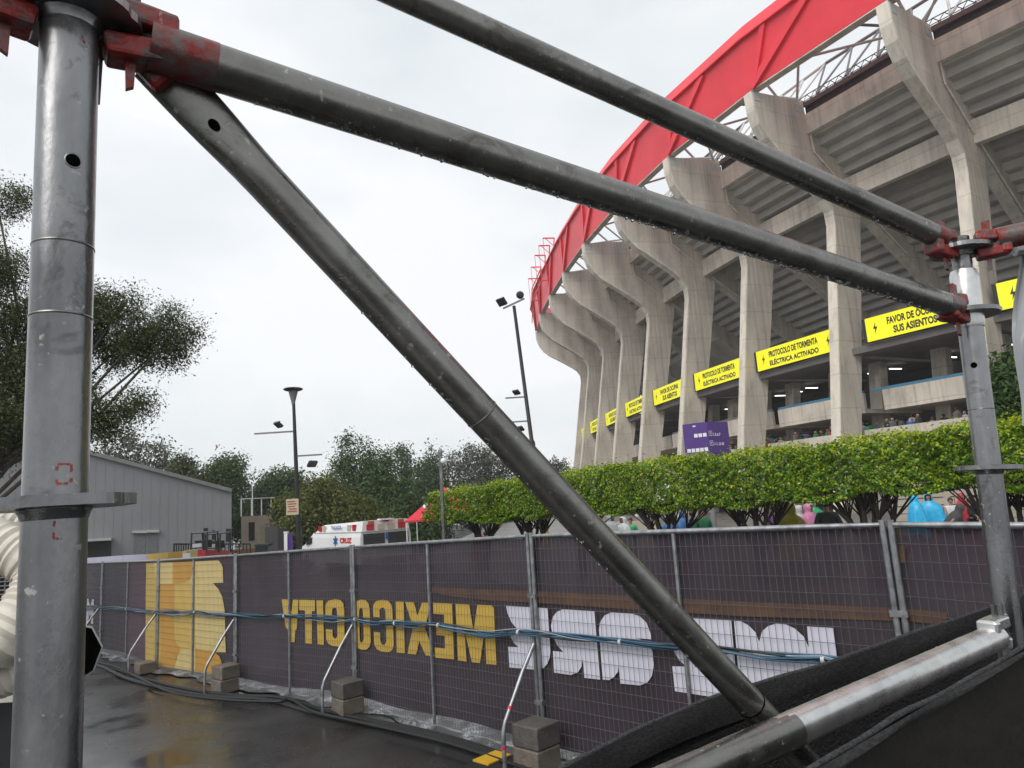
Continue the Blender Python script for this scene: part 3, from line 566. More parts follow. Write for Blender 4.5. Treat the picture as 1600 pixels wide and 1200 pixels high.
# ------------------------------------------------------------------ background buildings and street things
def warehouse():
    d = 44.0; rt = at(362, 768, d); ap = at(85, 694, d - 4); lx = ap[0] - (rt[0] - ap[0]); z0 = zg(rt[0]) - .02
    R = np.array((rt[0], d, 0)); Ax = np.array((ap[0], d - 4, 0)); Lf = Ax * 2 - R; dep = np.array((-.46, .89, 0)) * 26.0
    t = thing('warehouse', (Ax[0], Ax[1], z0), 'grey sheet clad warehouse with a low gable behind the left scaffold pole', 'building')
    pr = [(*Lf[:2], z0), (*R[:2], z0), (*R[:2], rt[2]), (*Ax[:2], ap[2]), (*Lf[:2], rt[2])]
    mb = MB(); mb.prism(pr, [tuple(np.array(p) + dep) for p in pr]); mb.build('wall', mat['warehouse'], t)
    u = (R - Lf); Ln = np.linalg.norm(u); u /= Ln; n = np.array((u[1], -u[0], 0)); n = n if n @ R < 0 else -n
    def wp(px, py, off=.03): return onplane(px, py, Lf, R, 0) + n * off
    for (a, b) in ((np.array((*Lf[:2], rt[2])), np.array((*Ax[:2], ap[2]))), (np.array((*Ax[:2], ap[2])), np.array((*R[:2], rt[2])))):
        mb = MB(); mb.beam(a + n * .08 + (0, 0, .06), b + n * .08 + (0, 0, .06), .3, .22); mb.build('roof_edge', mat['greysteel'], t)
    # standing seams of the cladding
    k = 0; s = .5
    seams = MB()
    while s < Ln - .2:
        p = Lf + u * s; f = s / Ln; h = rt[2] + (ap[2] - rt[2]) * (1 - abs(2 * f - 1)) - .1; seams.beam(np.array((*p[:2], z0)) + n * .004, np.array((*p[:2], h)) + n * .004, .03, .012, n); s += .48
    so_ = seams.build('cladding_seam', mat['warehouse'], t); so_['kind'] = 'stuff'
    def opening(name, x0, x1, yt, yb, m):
        a = wp(x0, yt); b = wp(x1, yt); zb = wp((x0 + x1) / 2, yb)[2] if yb else z0 + .02
        A = [np.array((*a[:2], zb)), np.array((*b[:2], zb)), np.array((*b[:2], b[2])), np.array((*a[:2], a[2]))]; mb = MB(); mb.prism(A, [p - n * .2 for p in A]); return mb.build(name, mat[m], t)
    for x0, x1, yt, yb in ((209, 228, 833, None), (231, 247, 832, None)):
        o = opening('door', x0, x1, yt, yb, 'doorgrey'); mb = MB(); mb.beam(wp(x0 - 2, yt - 2, .1), wp(x1 + 2, yt - 2, .1), .22, .14); mb.build('lintel', mat['trimgrey'], o)
    for x0, x1, yt, yb in ((318, 325, 825, 843), (331, 336, 828, 843), (353, 361, 826, 846)): opening('window', x0, x1, yt, yb, 'glass')
    o = opening('loading_door', 100, 174, 845, None, 'dark_in'); mb = MB(); mb.beam(wp(98, 846, .5), wp(176, 842, .5), 1.0, .12); mb.build('canopy', mat['trimgrey'], o)
warehouse()
def hut():
    a = at(377, 807, 62); b = at(432, 806, 66); z0 = zg(-20) - .02; t = thing('beige_hut', (a[0], a[1], z0), 'small beige flat roofed hut beside the dark trees', 'building')
    A = [np.array((a[0], a[1], z0)), np.array((b[0], b[1], z0)), np.array((b[0] - .6, b[1] + 5, z0)), np.array((a[0] - .6, a[1] + 5, z0))]
    mb = MB(); mb.prism(A, [p * (1, 1, 0) + (0, 0, a[2]) for p in A]); mb.build('wall', mat['beige'], t)
    d = (A[1] - A[0]); n = np.array((d[1], -d[0], 0)); n /= np.linalg.norm(n); n = n if n @ a < 0 else -n
    for f0, f1 in ((.2, .36),):
        q = [A[0] + d * f0 + n * .03, A[0] + d * f1 + n * .03]; mb = MB(); mb.prism([(*q[0][:2], -1.7), (*q[1][:2], -1.7), (*q[1][:2], -.1), (*q[0][:2], -.1)], [(*(p - n * .1)[:2], z) for p, z in ((q[0], -1.7), (q[1], -1.7), (q[1], -.1), (q[0], -.1))]); mb.build('window', mat['glass'], t)
    for f in (0, .28, .56, .84):
        mb = MB(); p = A[0] + d * f; mb.tube([(p[0], p[1], a[2]), (p[0], p[1], a[2] + 1.5)], .05, 6); mb.build('railing_post', mat['whitesteel'], t)
    mb = MB(); mb.tube([(A[0][0], A[0][1], a[2] + 1.5), (A[0] + d * .95)[:2].tolist() + [a[2] + 1.55]], .05, 6); mb.build('railing_bar', mat['whitesteel'], t)
    mb = MB(); mb.tube([(A[0][0] + .6, A[0][1] + 1, a[2]), (A[0][0] + .6, A[0][1] + 1, a[2] + 2.6)], .05, 6); mb.build('aerial', mat['whitesteel'], t)
    mb = MB(); mb.box(((a[0] + b[0]) / 2 + 1, (a[1] + b[1]) / 2 - 3, z0 + .3), 9, .8, .6, math.atan2(d[1], d[0])); tag(mb.build('kerb_wall', mat['ochre'], org=((a[0] + b[0]) / 2, (a[1] + b[1]) / 2 - 3, z0)), 'low ochre painted wall in front of the beige hut', 'wall')
hut()
def post(p, top, r, m, name, parent):
    mb = MB(); mb.tube([p, top], r, 10); return mb.build(name, m, parent, True)
def floodlight(parent, p, aim, s, head='spotlight'):
    aim = np.array(aim, float); aim /= np.linalg.norm(aim); x = np.cross(aim, (0, 0, 1)); x /= np.linalg.norm(x); y = np.cross(x, aim)
    mb = MB(); mb.obox(p, x, y, aim, s, s * .8, s * .28); mb.beam(np.array(p) - y * s * .1, np.array(p) - aim * s * .3 + (0, 0, s * .2), s * .1, s * .1)
    return mb.build(head, mat['darksteel'], parent)
def lamp_short():
    top = at(458, 608, 32); b0 = at(469, 860, 32); base = np.array((b0[0], 32, zg(b0[0]))); t = thing('street_lamp', base, 'black street lamp with a flat round cap and two side floodlights', 'street lamp')
    ax = np.array(top) - base; T = lambda f: base + ax * f
    mb = MB(); mb.tube([base, T(.3), T(.93)], [.13, .11, .07], 12); mb.build('pole', mat['darksteel'], t, True)
    mb = MB(); mb.lathe([(.07, -.75), (.09, -.6), (.2, -.16), (.21, -.1)], top, n=16); mb.build('lantern', mat['greysteel'], t, True)
    mb = MB(); mb.lathe([(.22, -.1), (.40, -.05), (.45, 0), (.38, .04), (.12, .06)], top, n=20); mb.build('cap', mat['darksteel'], t, True)
    for (px, py, sgn, fy) in ((440, 674, -1, 8), (475, 713, 1, -5)):
        h = at(458, py, 32)[2]; f = (h - base[2]) / ax[2]; p = T(f); q = p + np.array((sgn * (1.85 if sgn < 0 else 1.2), 0, .0)); a = MB(); a.beam(p, q, .07, .07); ao = a.build('bracket', mat['greysteel'], t)
        floodlight(ao, p + np.array((sgn * .75, 0, .35 if sgn < 0 else -.4)), (sgn * .5, -.55, -.9), .40)
    c = at(457, 792, 31.9); mb = MB(); mb.box(c, .55, .05, .7); so_ = mb.build('notice_board', mat['cream'], t)
    mb = MB()
    for k in range(5): mb.box(c + (rng.uniform(-.04, .04), -.03, .24 - k * .11), rng.uniform(.28, .42), .006, .045)
    mb.build('print_line', mat['redmark'], so_)
lamp_short()
def lamp_tall():
    top = at(803, 478, 34); bb = at(849, 835, 34); base = np.array((bb[0] + (bb[0] - top[0]) * .1, 34, PZ)); t = thing('floodlight_mast', base, 'tall thin black mast with paired floodlights beside the stadium', 'lamp post')
    ax = top - base; T = lambda f: base + ax * f
    mb = MB(); mb.tube([base, T(.42), T(.43), T(1)], [.17, .15, .10, .08], 12); mb.build('pole', mat['darksteel'], t, True)
    mb = MB(); mb.tube([base + (0, 0, .02), base + (0, 0, 1.1)], .19, 12); mb.build('yellow_sleeve', mat['yellowrubber'], t, True)
    mb = MB(); mb.beam(top + np.array((-.55, 0, -.1)), top + np.array((.55, 0, .35)), .08, .08); cr_ = mb.build('cross_arm', mat['greysteel'], t)
    floodlight(cr_, top + np.array((-.6, 0, .25)), (-.5, -.5, -.6), .5); mb = MB(); c = top + np.array((.35, 0, .55)); mb.lathe([(.12, .12), (.19, .03), (.20, -.05)], c, (.25, -.95, -.1), 18); rs = mb.build('round_spotlight', mat['darksteel'], cr_, True); mb = MB(); mb.lathe([(.165, -.052), (.165, -.06)], c, (.25, -.95, -.1), 18); mb.build('lens', mat['whitesteel'], cr_)
    for (py, sgn, dz) in ((620, -1, .25), (658, -1, -.35)):
        h = at(822, py, 34)[2]; p = T((h - base[2]) / ax[2]); q = p + np.array((-1.0, 0, 0)); a = MB(); a.beam(p, q, .07, .07); ao = a.build('bracket', mat['greysteel'], t); floodlight(ao, p + np.array((-.45, 0, dz)), (-.4, -.5, -.8), .34)
lamp_tall()
def slim_pole():
    top = at(688, 708, 21.5); base = np.array((top[0] - .02, 21.5, zg(top[0]))); t = thing('camera_pole', base, 'slim galvanised pole with a small white camera at its top', 'pole')
    post(base, top, .055, mat['steel'], 'pole', t); mb = MB(); mb.ball(top + (.1, -.08, -.25), .1, 10, 6); mb.build('camera_dome', mat['white'], t, True)
    mb = MB(); mb.lathe([(.07, 0), (.07, .08), (.03, .14)], top, n=10); mb.build('pole_cap', mat['steel'], t)
slim_pole()
def small_street():
    g = 'dark hoarding panels at the road end'
    for k, (x0, x1, yt, lab, m) in enumerate(((417, 432, 823, 'dark grey hoarding panel, widest beside the lamp post', 'dark_in'), (437, 446, 826, 'narrow dark panel between hoarding and white post', 'darksteel'))):
        a = at(x0, yt, 38); b = at(x1, yt, 37.5); z0 = zg(a[0]) - .02; mb = MB(); c = (a + b) / 2; mb.box((c[0], c[1], (a[2] + z0) / 2), b[0] - a[0], .08, a[2] - z0); tag(mb.build('hoarding_panel', mat[m], org=(c[0], c[1], z0)), lab, 'panel', g)
    p = at(447, 832, 35); mb = MB(); b = np.array((p[0], p[1], zg(p[0]))); mb.box((p[0], p[1], (p[2] + b[2]) / 2), .16, .16, p[2] - b[2]); mb.box((p[0], p[1], p[2] + .02), .2, .2, .05); tag(mb.build('white_post', mat['white'], org=b), 'short white square post beside the lamp', 'post')
    p = at(453, 834, 35); b = np.array((p[0], p[1], zg(p[0]))); t = thing('purple_notice', b, 'narrow purple notice board on a stake by the white post', 'sign'); mb = MB(); mb.box((p[0], p[1], p[2] - .45), .26, .05, .9); mb.build('board', mat['purple'], t); mb = MB(); mb.tube([b, b + (0, 0, p[2] - b[2] - .9)], .03, 8); mb.build('stake', mat['steel'], t)
    p = at(412, 850, 34); b = np.array((p[0], p[1], zg(p[0]))); t = thing('litter_bin', b, 'black wheeled litter bin by the dark hoarding', 'bin'); h = p[2] - b[2]; mb = MB(); mb.prism([b + np.array(q) for q in ((-.22, -.22, 0), (.22, -.22, 0), (.22, .22, 0), (-.22, .22, 0))], [b + np.array(q) for q in ((-.29, -.29, h - .1), (.29, -.29, h - .1), (.29, .29, h - .1), (-.29, .29, h - .1))]); mb.build('bin_body', mat['darksteel'], t); mb = MB(); mb.box(b + np.array((0, 0, h - .04)), .64, .64, .1); mb.build('lid', mat['rubber'], t)
    # black barrier railings
    for k, (x0, x1, y, d, lab) in enumerate(((272, 305, 850, 26, 'low black barrier railing left of the red machines'), (340, 391, 850, 30, 'longer black barrier railing right of the red machines'))):
        a = at(x0, y, d); b = at(x1, y, d + 1); z0 = zg(a[0]); t = thing('barrier_railing', ((a[0] + b[0]) / 2, d, z0), lab, 'railing', 'black barriers on the road'); mb = MB(); mb.tube([a, b], .03, 6); q0 = a * (1, 1, 0) + (0, 0, z0 + .15); q1 = b * (1, 1, 0) + (0, 0, z0 + .15); mb.tube([q0, q1], .03, 6); mb.build('rail', mat['darksteel'], t)
        n = 9
        for j in range(n + 1): p = a + (b - a) * j / n; mb = MB(); mb.tube([p, (p[0], p[1], z0)], .022 if j % n else .03, 6); mb.build('bar', mat['darksteel'], t)
    for k, (x, y, lab) in enumerate(((320, 846, 'red and black utility machine with a roll cage, left of the pair'), (340, 847, 'red and black utility machine with a roll cage, right of the pair'))):
        p = at(x, y, 24 + k); b = np.array((p[0], p[1], zg(p[0]))); h = p[2] - b[2]; t = thing('utility_machine', b, lab, 'machine', 'red machines behind the fence')
        mb = MB(); mb.prism([b + np.array(q) for q in ((-.3, -.6, .35), (.3, -.6, .35), (.3, .6, .35), (-.3, .6, .35))], [b + np.array(q) for q in ((-.24, -.5, h - .25), (.24, -.5, h - .25), (.28, .4, h - .35), (-.28, .4, h - .35))]); mb.build('body', mat['cartred'], t)
        mb = MB()
        for sx in (-.26, .26):
            mb.tube([b + np.array((sx, -.45, h - .3)), b + np.array((sx, -.4, h + .3)), b + np.array((sx, .4, h + .3)), b + np.array((sx, .5, h - .4))], .03, 6)
        mb.tube([b + np.array((-.26, -.4, h + .3)), b + np.array((.26, -.4, h + .3))], .03, 6); mb.tube([b + np.array((-.26, .4, h + .3)), b + np.array((.26, .4, h + .3))], .03, 6); mb.build('roll_cage', mat['darksteel'], t)
        mb = MB(); mb.box(b + np.array((0, -.1, h - .08)), .4, .4, .25); mb.build('seat', mat['rubber'], t)
        mb = MB(); mb.box(b + np.array((0, -.56, h - .1)), .3, .05, .12); mb.build('headlamp', mat['trimgrey'], t)
        for sx in (-.36, .36):
            for sy in (-.4, .4): mb = MB(); mb.lathe([(.1, -.06), (.28, -.06), (.28, .06), (.1, .06)], b + np.array((sx, sy, .28)), (1, 0, 0), 14); mb.build('wheel', mat['rubber'], t, True)
    # red canopy tent behind the hedge end
    a = at(633, 814, 30); z = a[2]; c = np.array((a[0] + 1.55, 31.5, 0)); t = thing('canopy_tent', (c[0], c[1], zg(c[0])), 'red pyramid canopy tent poking out behind the hedge end', 'tent'); q = [(a[0], 30, z), (a[0] + 3.1, 30.2, z), (a[0] + 3.1, 33.2, z), (a[0], 33, z)]
    mb = MB(); mb.add(q + [(c[0], c[1], z + 1.35)] + [(p[0], p[1], p[2] - .07) for p in q], [(0, 1, 4), (1, 2, 4), (2, 3, 4), (3, 0, 4)] + [(k, (k + 1) % 4, 5 + (k + 1) % 4, 5 + k) for k in range(4)]); mb.build('roof', mat['tentred'], t)
    for p in q: mb = MB(); mb.tube([(p[0] + .05 * np.sign(c[0] - p[0]), p[1] + .05, zg(p[0])), (p[0] + .05 * np.sign(c[0] - p[0]), p[1] + .05, z - .02)], .03, 6); mb.build('leg', mat['whitesteel'], t)
    mb = MB(); m0 = np.array(((a[0] * 2 + 3.1) / 2 - .7, 30.62, z + .55)); mb.lathe([(.16, 0), (.16, .02)], m0, (0, -.66, .75), 14); mb.build('emblem', mat['signwhite'], t)
small_street()

def ambulance():
    rl = at(566, 813, 32.0); rr = at(637, 810, 33.6); zt = (rl[2] + rr[2]) / 2; rl = np.array((rl[0] - .06, rl[1], 0)); rr = np.array((rr[0] + .06, rr[1], 0)); v = rr - rl; wd = np.linalg.norm(v); v /= wd; u = np.array((-v[1], v[0], 0)); u = u if u[1] > 0 else -u
    c = (rl + rr) / 2; z0 = zg(c[0]); H = zt - z0; w = wd / 2
    t = thing('ambulance', (c[0] + u[0] * 2.7, c[1] + u[1] * 2.7, z0), 'white ambulance with red lamps seen from behind over the fence', 'ambulance')
    def P(a, b, z): return np.array((c[0], c[1], z0)) + u * a * (1.3 if a > .4 else 1) + v * b + (0, 0, z)
    def sec(a, pts): return [P(a, b * w, z) for b, z in pts]
    low = [(-1.04, .38), (1.04, .38), (1.06, 1.0), (1.04, H - .72), (1.0, H - .48), (-1.0, H - .48), (-1.04, H - .72), (-1.06, 1.0)]
    mb = MB(); mb.prism(sec(0, low), sec(3.9, low)); mb.build('body', mat['white'], t)
    nose = [(-.98, .4), (.98, .4), (.98, 1.15), (-.98, 1.15)]; mb = MB()
    S0 = sec(3.902, [(-1.04, .4), (1.04, .4), (1.0, H - .5), (-1.0, H - .5)]); S1 = sec(4.7, [(-1.0, .4), (1.0, .4), (.95, 1.25), (-.95, 1.25)]); S2 = sec(5.5, [(-.9, .42), (.9, .42), (.85, 1.0), (-.85, 1.0)])
    mb.prism(S0, S1); mb.prism([p + u * .003 for p in S1], S2); mb.build('cab', mat['white'], t)
    cap0 = [(-.985, H - .479), (.985, H - .479), (.92, H - .03), (.6, H), (-.6, H), (-.92, H - .03)]; cap1 = [(-.97, H - .479), (.97, H - .479), (.85, H - .12), (.55, H - .1), (-.55, H - .1), (-.85, H - .12)]; cap2 = [(-.94, H - .479), (.94, H - .479), (.8, H - .34), (.5, H - .32), (-.5, H - .32), (-.8, H - .34)]
    mb = MB(); mb.prism(sec(-.02, cap0), sec(3.2, cap1)); mb.prism(sec(3.203, cap1), sec(3.85, cap2)); mb.build('raised_roof', mat['white'], t)
    mb = MB(); mb.box(P(-.02, 0, H + .01), .7, .3, .07, math.atan2(v[1], v[0])); mb.build('roof_spoiler', mat['white'], t)
    mb = MB(); mb.beam(P(-.0, -1.0 * w, H - .49), P(3.8, -1.0 * w, H - .49), .05, .04); mb.beam(P(-.025, -1.0 * w, H - .49), P(-.025, 1.0 * w, H - .49), .05, .04); mb.build('gutter_line', mat['trimgrey'], t)
    def plate(nm, m, a, b0, z_, sw, sh, side='rear', th=.06):
        mb = MB(); up = np.array((0, 0, 1.))
        if side == 'rear': mb.obox(P(-.03, b0 * w, z_), v, u, up, sw, th, sh)
        else:
            k = (z_ - (H - .479)) / .45 * .06 if z_ > H - .479 else 0; mb.obox(P(a, -(1.0 - max(0, k)) * w - .005, z_), u, v, up, sw, th, sh)
        return mb.build(nm, mat[m], t)
    for b in (-.62, .62): plate('rear_lamp', 'lightred', 0, b * 1.05, H - .30, .36, .27)
    for b in (-.21, .21): plate('work_lamp', 'lightcream', 0, b * 1.0, H - .30, .34, .25)
    for b in (-.62, .62): plate('marker_lamp', 'lightorange', 0, b, H - .09, .3, .12)
    plate('vent_slot', 'darksteel', 0, 0, H - .06, .26, .07)
    for a, m in ((.55, 'lightred'), (.93, 'lightcream'), (3.0, 'lightcream'), (3.34, 'lightred')): plate('side_lamp', m, a, 0, H - .28, .3, .26, 'side')
    for b in (-.5, .5): plate('rear_window', 'glass', 0, b, H - .83, w * .86, .5, th=.03)
    mb = MB(); mb.obox(P(-.05, .02, H - .73), v, u, (0, 0, 1), .12, .02, .3); mb.build('blue_badge', mat['blue'], t)
    textplate('lettering', 'TRASLADOS', mat['blue'], t, P(2.35, -1.0 * w - .012 + .03 * 0, H - .33) - v * .0, -u, (0, 0, 1), 1.1, .17, .03)
    mb = MB(); cc = P(1.9, -1.045 * w - .012, H - .88)
    for k in range(3): an = k * PI / 3 + PI / 2; dd = -u * math.cos(an) + np.array((0, 0, 1.)) * math.sin(an); e = np.cross(dd, v); mb.add([cc - dd * .24 - e * .06, cc + dd * .24 - e * .06, cc + dd * .24 + e * .06, cc - dd * .24 + e * .06], [(0, 1, 2, 3)])
    mb.build('blue_star', mat['blue'], t, fix=False)
    textplate('lettering', 'CRUZ', mat['redprint'], t, P(1.55, -1.045 * w - .012, H - .98), -u, (0, 0, 1), 1.2, .26, .06)
    mb = MB(); Q = [P(3.95, -1.05 * w, H - .95), P(4.55, -1.03 * w, H - 1.1), P(4.25, -1.02 * w, H - .72), P(3.95, -1.02 * w, H - .68)]; mb.prism(Q, [q - v * .02 for q in Q]); mb.build('side_window', mat['glass'], t)
    for a in (.95, 4.5):
        for b in (-.93, .93):
            mb = MB(); mb.lathe([(.2, -.11), (.36, -.11), (.37, 0), (.36, .11), (.2, .11)], P(a, b * w, .37), v, 20); o = mb.build('wheel', mat['rubber'], t, True); mb = MB(); mb.lathe([(.02, -.08), (.2, -.09), (.2, .09), (.02, .08)], P(a, b * w, .37), v, 16); mb.build('rim', mat['chrome'], o, True)
    mb = MB(); mb.obox(P(-.1, 0, .45), v, u, (0, 0, 1), w * 2, .16, .22); mb.build('bumper', mat['chrome'], t)
ambulance()

# ------------------------------------------------------------------ trees
def px_tree(label, boxes, d, n, leaf, m, base_px=None, **kw):
    """boxes: (x0, x1, ytop, ybottom[, depth shift]) measured extents of the foliage masses at distance d"""
    cl = []
    for b in boxes:
        dd = d + (b[4] if len(b) > 4 else 0); a = at(b[0], (b[2] + b[3]) / 2, dd); c = at(b[1], (b[2] + b[3]) / 2, dd); tp = at((b[0] + b[1]) / 2, b[2], dd); bt = at((b[0] + b[1]) / 2, b[3], dd)
        rx = abs(c[0] - a[0]) / 2; rz = abs(tp[2] - bt[2]) / 2; cl.append(((tuple((a + c) / 2)), (rx, (rx + rz) / 2, rz)))
    x0 = at(base_px, 840, d)[0] if base_px is not None else np.mean([c[0][0] for c in cl]); z = PZ if x0 > 3 else zg(x0)
    if kw.pop('split', 0):
        out = []; kw['limbcl'] = cl
        for c, r in cl:
            out.append((c, tuple(q * .92 for q in r)))
            for _ in range(5):
                v = rng.normal(size=3); v /= np.linalg.norm(v); out.append((tuple(np.array(c) + v * np.array(r) * (1.0, .9, .85)), tuple(q * rng.uniform(.25, .45) for q in r)))
        cl = out
    return tree(label, (x0, d, z), cl, n, leaf, m, **kw)
px_tree('large dark spreading tree reaching in from the left edge', [(-120, 50, 370, 480), (-160, 60, 470, 600), (-90, 140, 590, 720), (-200, 20, 600, 740), (70, 185, 438, 520), (145, 238, 450, 510), (235, 308, 484, 560), (130, 230, 525, 572, .5), (200, 290, 520, 580, .3), (120, 165, 620, 690, -.3), (168, 238, 612, 668), (60, 130, 530, 600), (100, 175, 505, 548, .3), (190, 255, 498, 545), (80, 150, 585, 625, .2), (140, 190, 628, 690, -.2), (-60, 50, 285, 345, 1.5), (20, 120, 520, 620), (-190, -40, 300, 420)],
        14, 150000, .037, 'leaf_euc', base_px=-210, tr=.26, twig=.17, per=26, brown=.035, asp=.32, lr=.36, split=1)
G = 'trees beyond the road'
px_tree('pale grey airy eucalyptus rising above the warehouse roof', [(165, 225, 670, 740), (215, 268, 690, 750), (180, 250, 720, 780), (250, 275, 720, 770)], 66, 5200, .16, 'leaf_grey', group=G, tr=.25, twig=.5, per=22)
px_tree('small dark round tree at the warehouse roof edge', [(268, 300, 712, 760), (290, 320, 735, 790)], 62, 4200, .15, 'leaf_euc', group=G, tr=.2, twig=.4)
px_tree('broad hazy tree behind the right end of the warehouse', [(310, 388, 718, 790), (300, 390, 760, 850), (335, 380, 712, 760), (280, 330, 755, 800)], 66, 15000, .15, 'leaf_dark', group=G, tr=.3, twig=.5)
px_tree('dense dark green round tree left of the street lamp', [(395, 450, 735, 830), (430, 492, 738, 820), (385, 430, 765, 840), (415, 475, 730, 790)], 72, 15000, .16, 'leaf_mid', group=G, tr=.3, twig=.5)
px_tree('tall dark feathery tree with several pointed tops', [(508, 560, 705, 860), (534, 556, 672, 770), (560, 582, 678, 780), (548, 630, 715, 870), (515, 640, 760, 880), (600, 622, 695, 780), (575, 610, 700, 800)], 58, 30000, .12, 'leaf_dark', group=G, tr=.3, twig=.42)
px_tree('olive green bushy tree behind the ambulance', [(455, 520, 752, 860), (500, 590, 765, 880), (470, 540, 745, 800), (440, 490, 790, 880), (540, 600, 780, 880)], 44, 22000, .10, 'leaf_olive', group=G, tr=.22, twig=.35)
px_tree('yellow green bush between hut and lamp post', [(425, 465, 768, 860), (432, 470, 800, 880)], 50, 4500, .12, 'leaf_olive', group=G, tr=.12, twig=.3)
px_tree('dim tree in the shade behind the red tent', [(590, 670, 770, 880), (640, 700, 780, 870), (600, 650, 745, 820)], 56, 14000, .14, 'leaf_dark', group=G, tr=.25, twig=.45)
px_tree('hazy rounded tree behind the slim camera pole', [(628, 700, 715, 800), (660, 690, 695, 760), (630, 720, 750, 840), (622, 642, 690, 760)], 92, 14000, .19, 'leaf_mid', group=G, tr=.3, twig=.6)
px_tree('hazy eucalyptus with loose tufts right of the camera pole', [(690, 735, 702, 770), (718, 765, 690, 760), (740, 795, 700, 760), (690, 800, 740, 830), (770, 800, 715, 760)], 100, 13000, .19, 'leaf_grey', group=G, tr=.35, twig=.6)
px_tree('far faint tree between diagonal brace and stadium', [(842, 862, 722, 760), (858, 892, 715, 765), (835, 895, 740, 790)], 135, 4200, .26, 'leaf_grey', group=G, tr=.3, twig=.7)
px_tree('far low tree hidden mostly by the diagonal brace', [(790, 850, 725, 800), (800, 840, 715, 760)], 125, 4000, .26, 'leaf_dark', group=G, tr=.3, twig=.7)
px_tree('dark low tree behind the hut', [(370, 420, 775, 840), (355, 395, 790, 850)], 78, 4500, .18, 'leaf_dark', group=G, tr=.2, twig=.5)
px_tree('leafy fresh green ficus rising behind the hedge at the right edge', [(1545, 1610, 560, 640), (1560, 1640, 545, 620), (1575, 1660, 590, 690), (1540, 1600, 610, 670), (1590, 1680, 540, 640)], 20, 15000, .075, 'leaf_mid', base_px=1605, tr=.16, twig=.2, bark='bark_dark', asp=.5)

# clipped hedge trees
HP = [(640, 25.2), (665, 24), (1000, 17), (1300, 14), (1560, 12), (1900, 10)]
TOPY = [(640, 775), (660, 771), (740, 757), (800, 745), (880, 735), (950, 722), (1050, 712), (1150, 703), (1240, 695), (1300, 692), (1350, 683), (1450, 668), (1550, 655), (1600, 652), (1900, 600)]
BOTY = [(640, 816), (680, 816), (760, 816), (850, 806), (930, 803), (1000, 800), (1100, 795), (1200, 788), (1300, 781), (1400, 775), (1450, 764), (1550, 762), (1600, 765), (1900, 780)]
ip = lambda T, x: float(np.interp(x, [a for a, _ in T], [b for _, b in T]))
HB = [(661, 760), (760, 833), (833, 930), (930, 1065), (1065, 1235), (1235, 1440), (1440, 1650), (1650, 1880)]
HT = [722, 797, 868, 1000, 1150, 1330, 1570, 1760]
HL = ['clipped hedge tree at the far end, beside the slim camera pole', 'clipped hedge tree, second from the far end', 'clipped hedge tree crossed by the diagonal brace', 'clipped hedge tree below the far yellow signs', 'clipped hedge tree in front of the purple wayfinding box', 'clipped hedge tree above the yellow raincoat', 'clipped hedge tree behind the right scaffold pole', 'clipped hedge tree at the right edge of the photo']
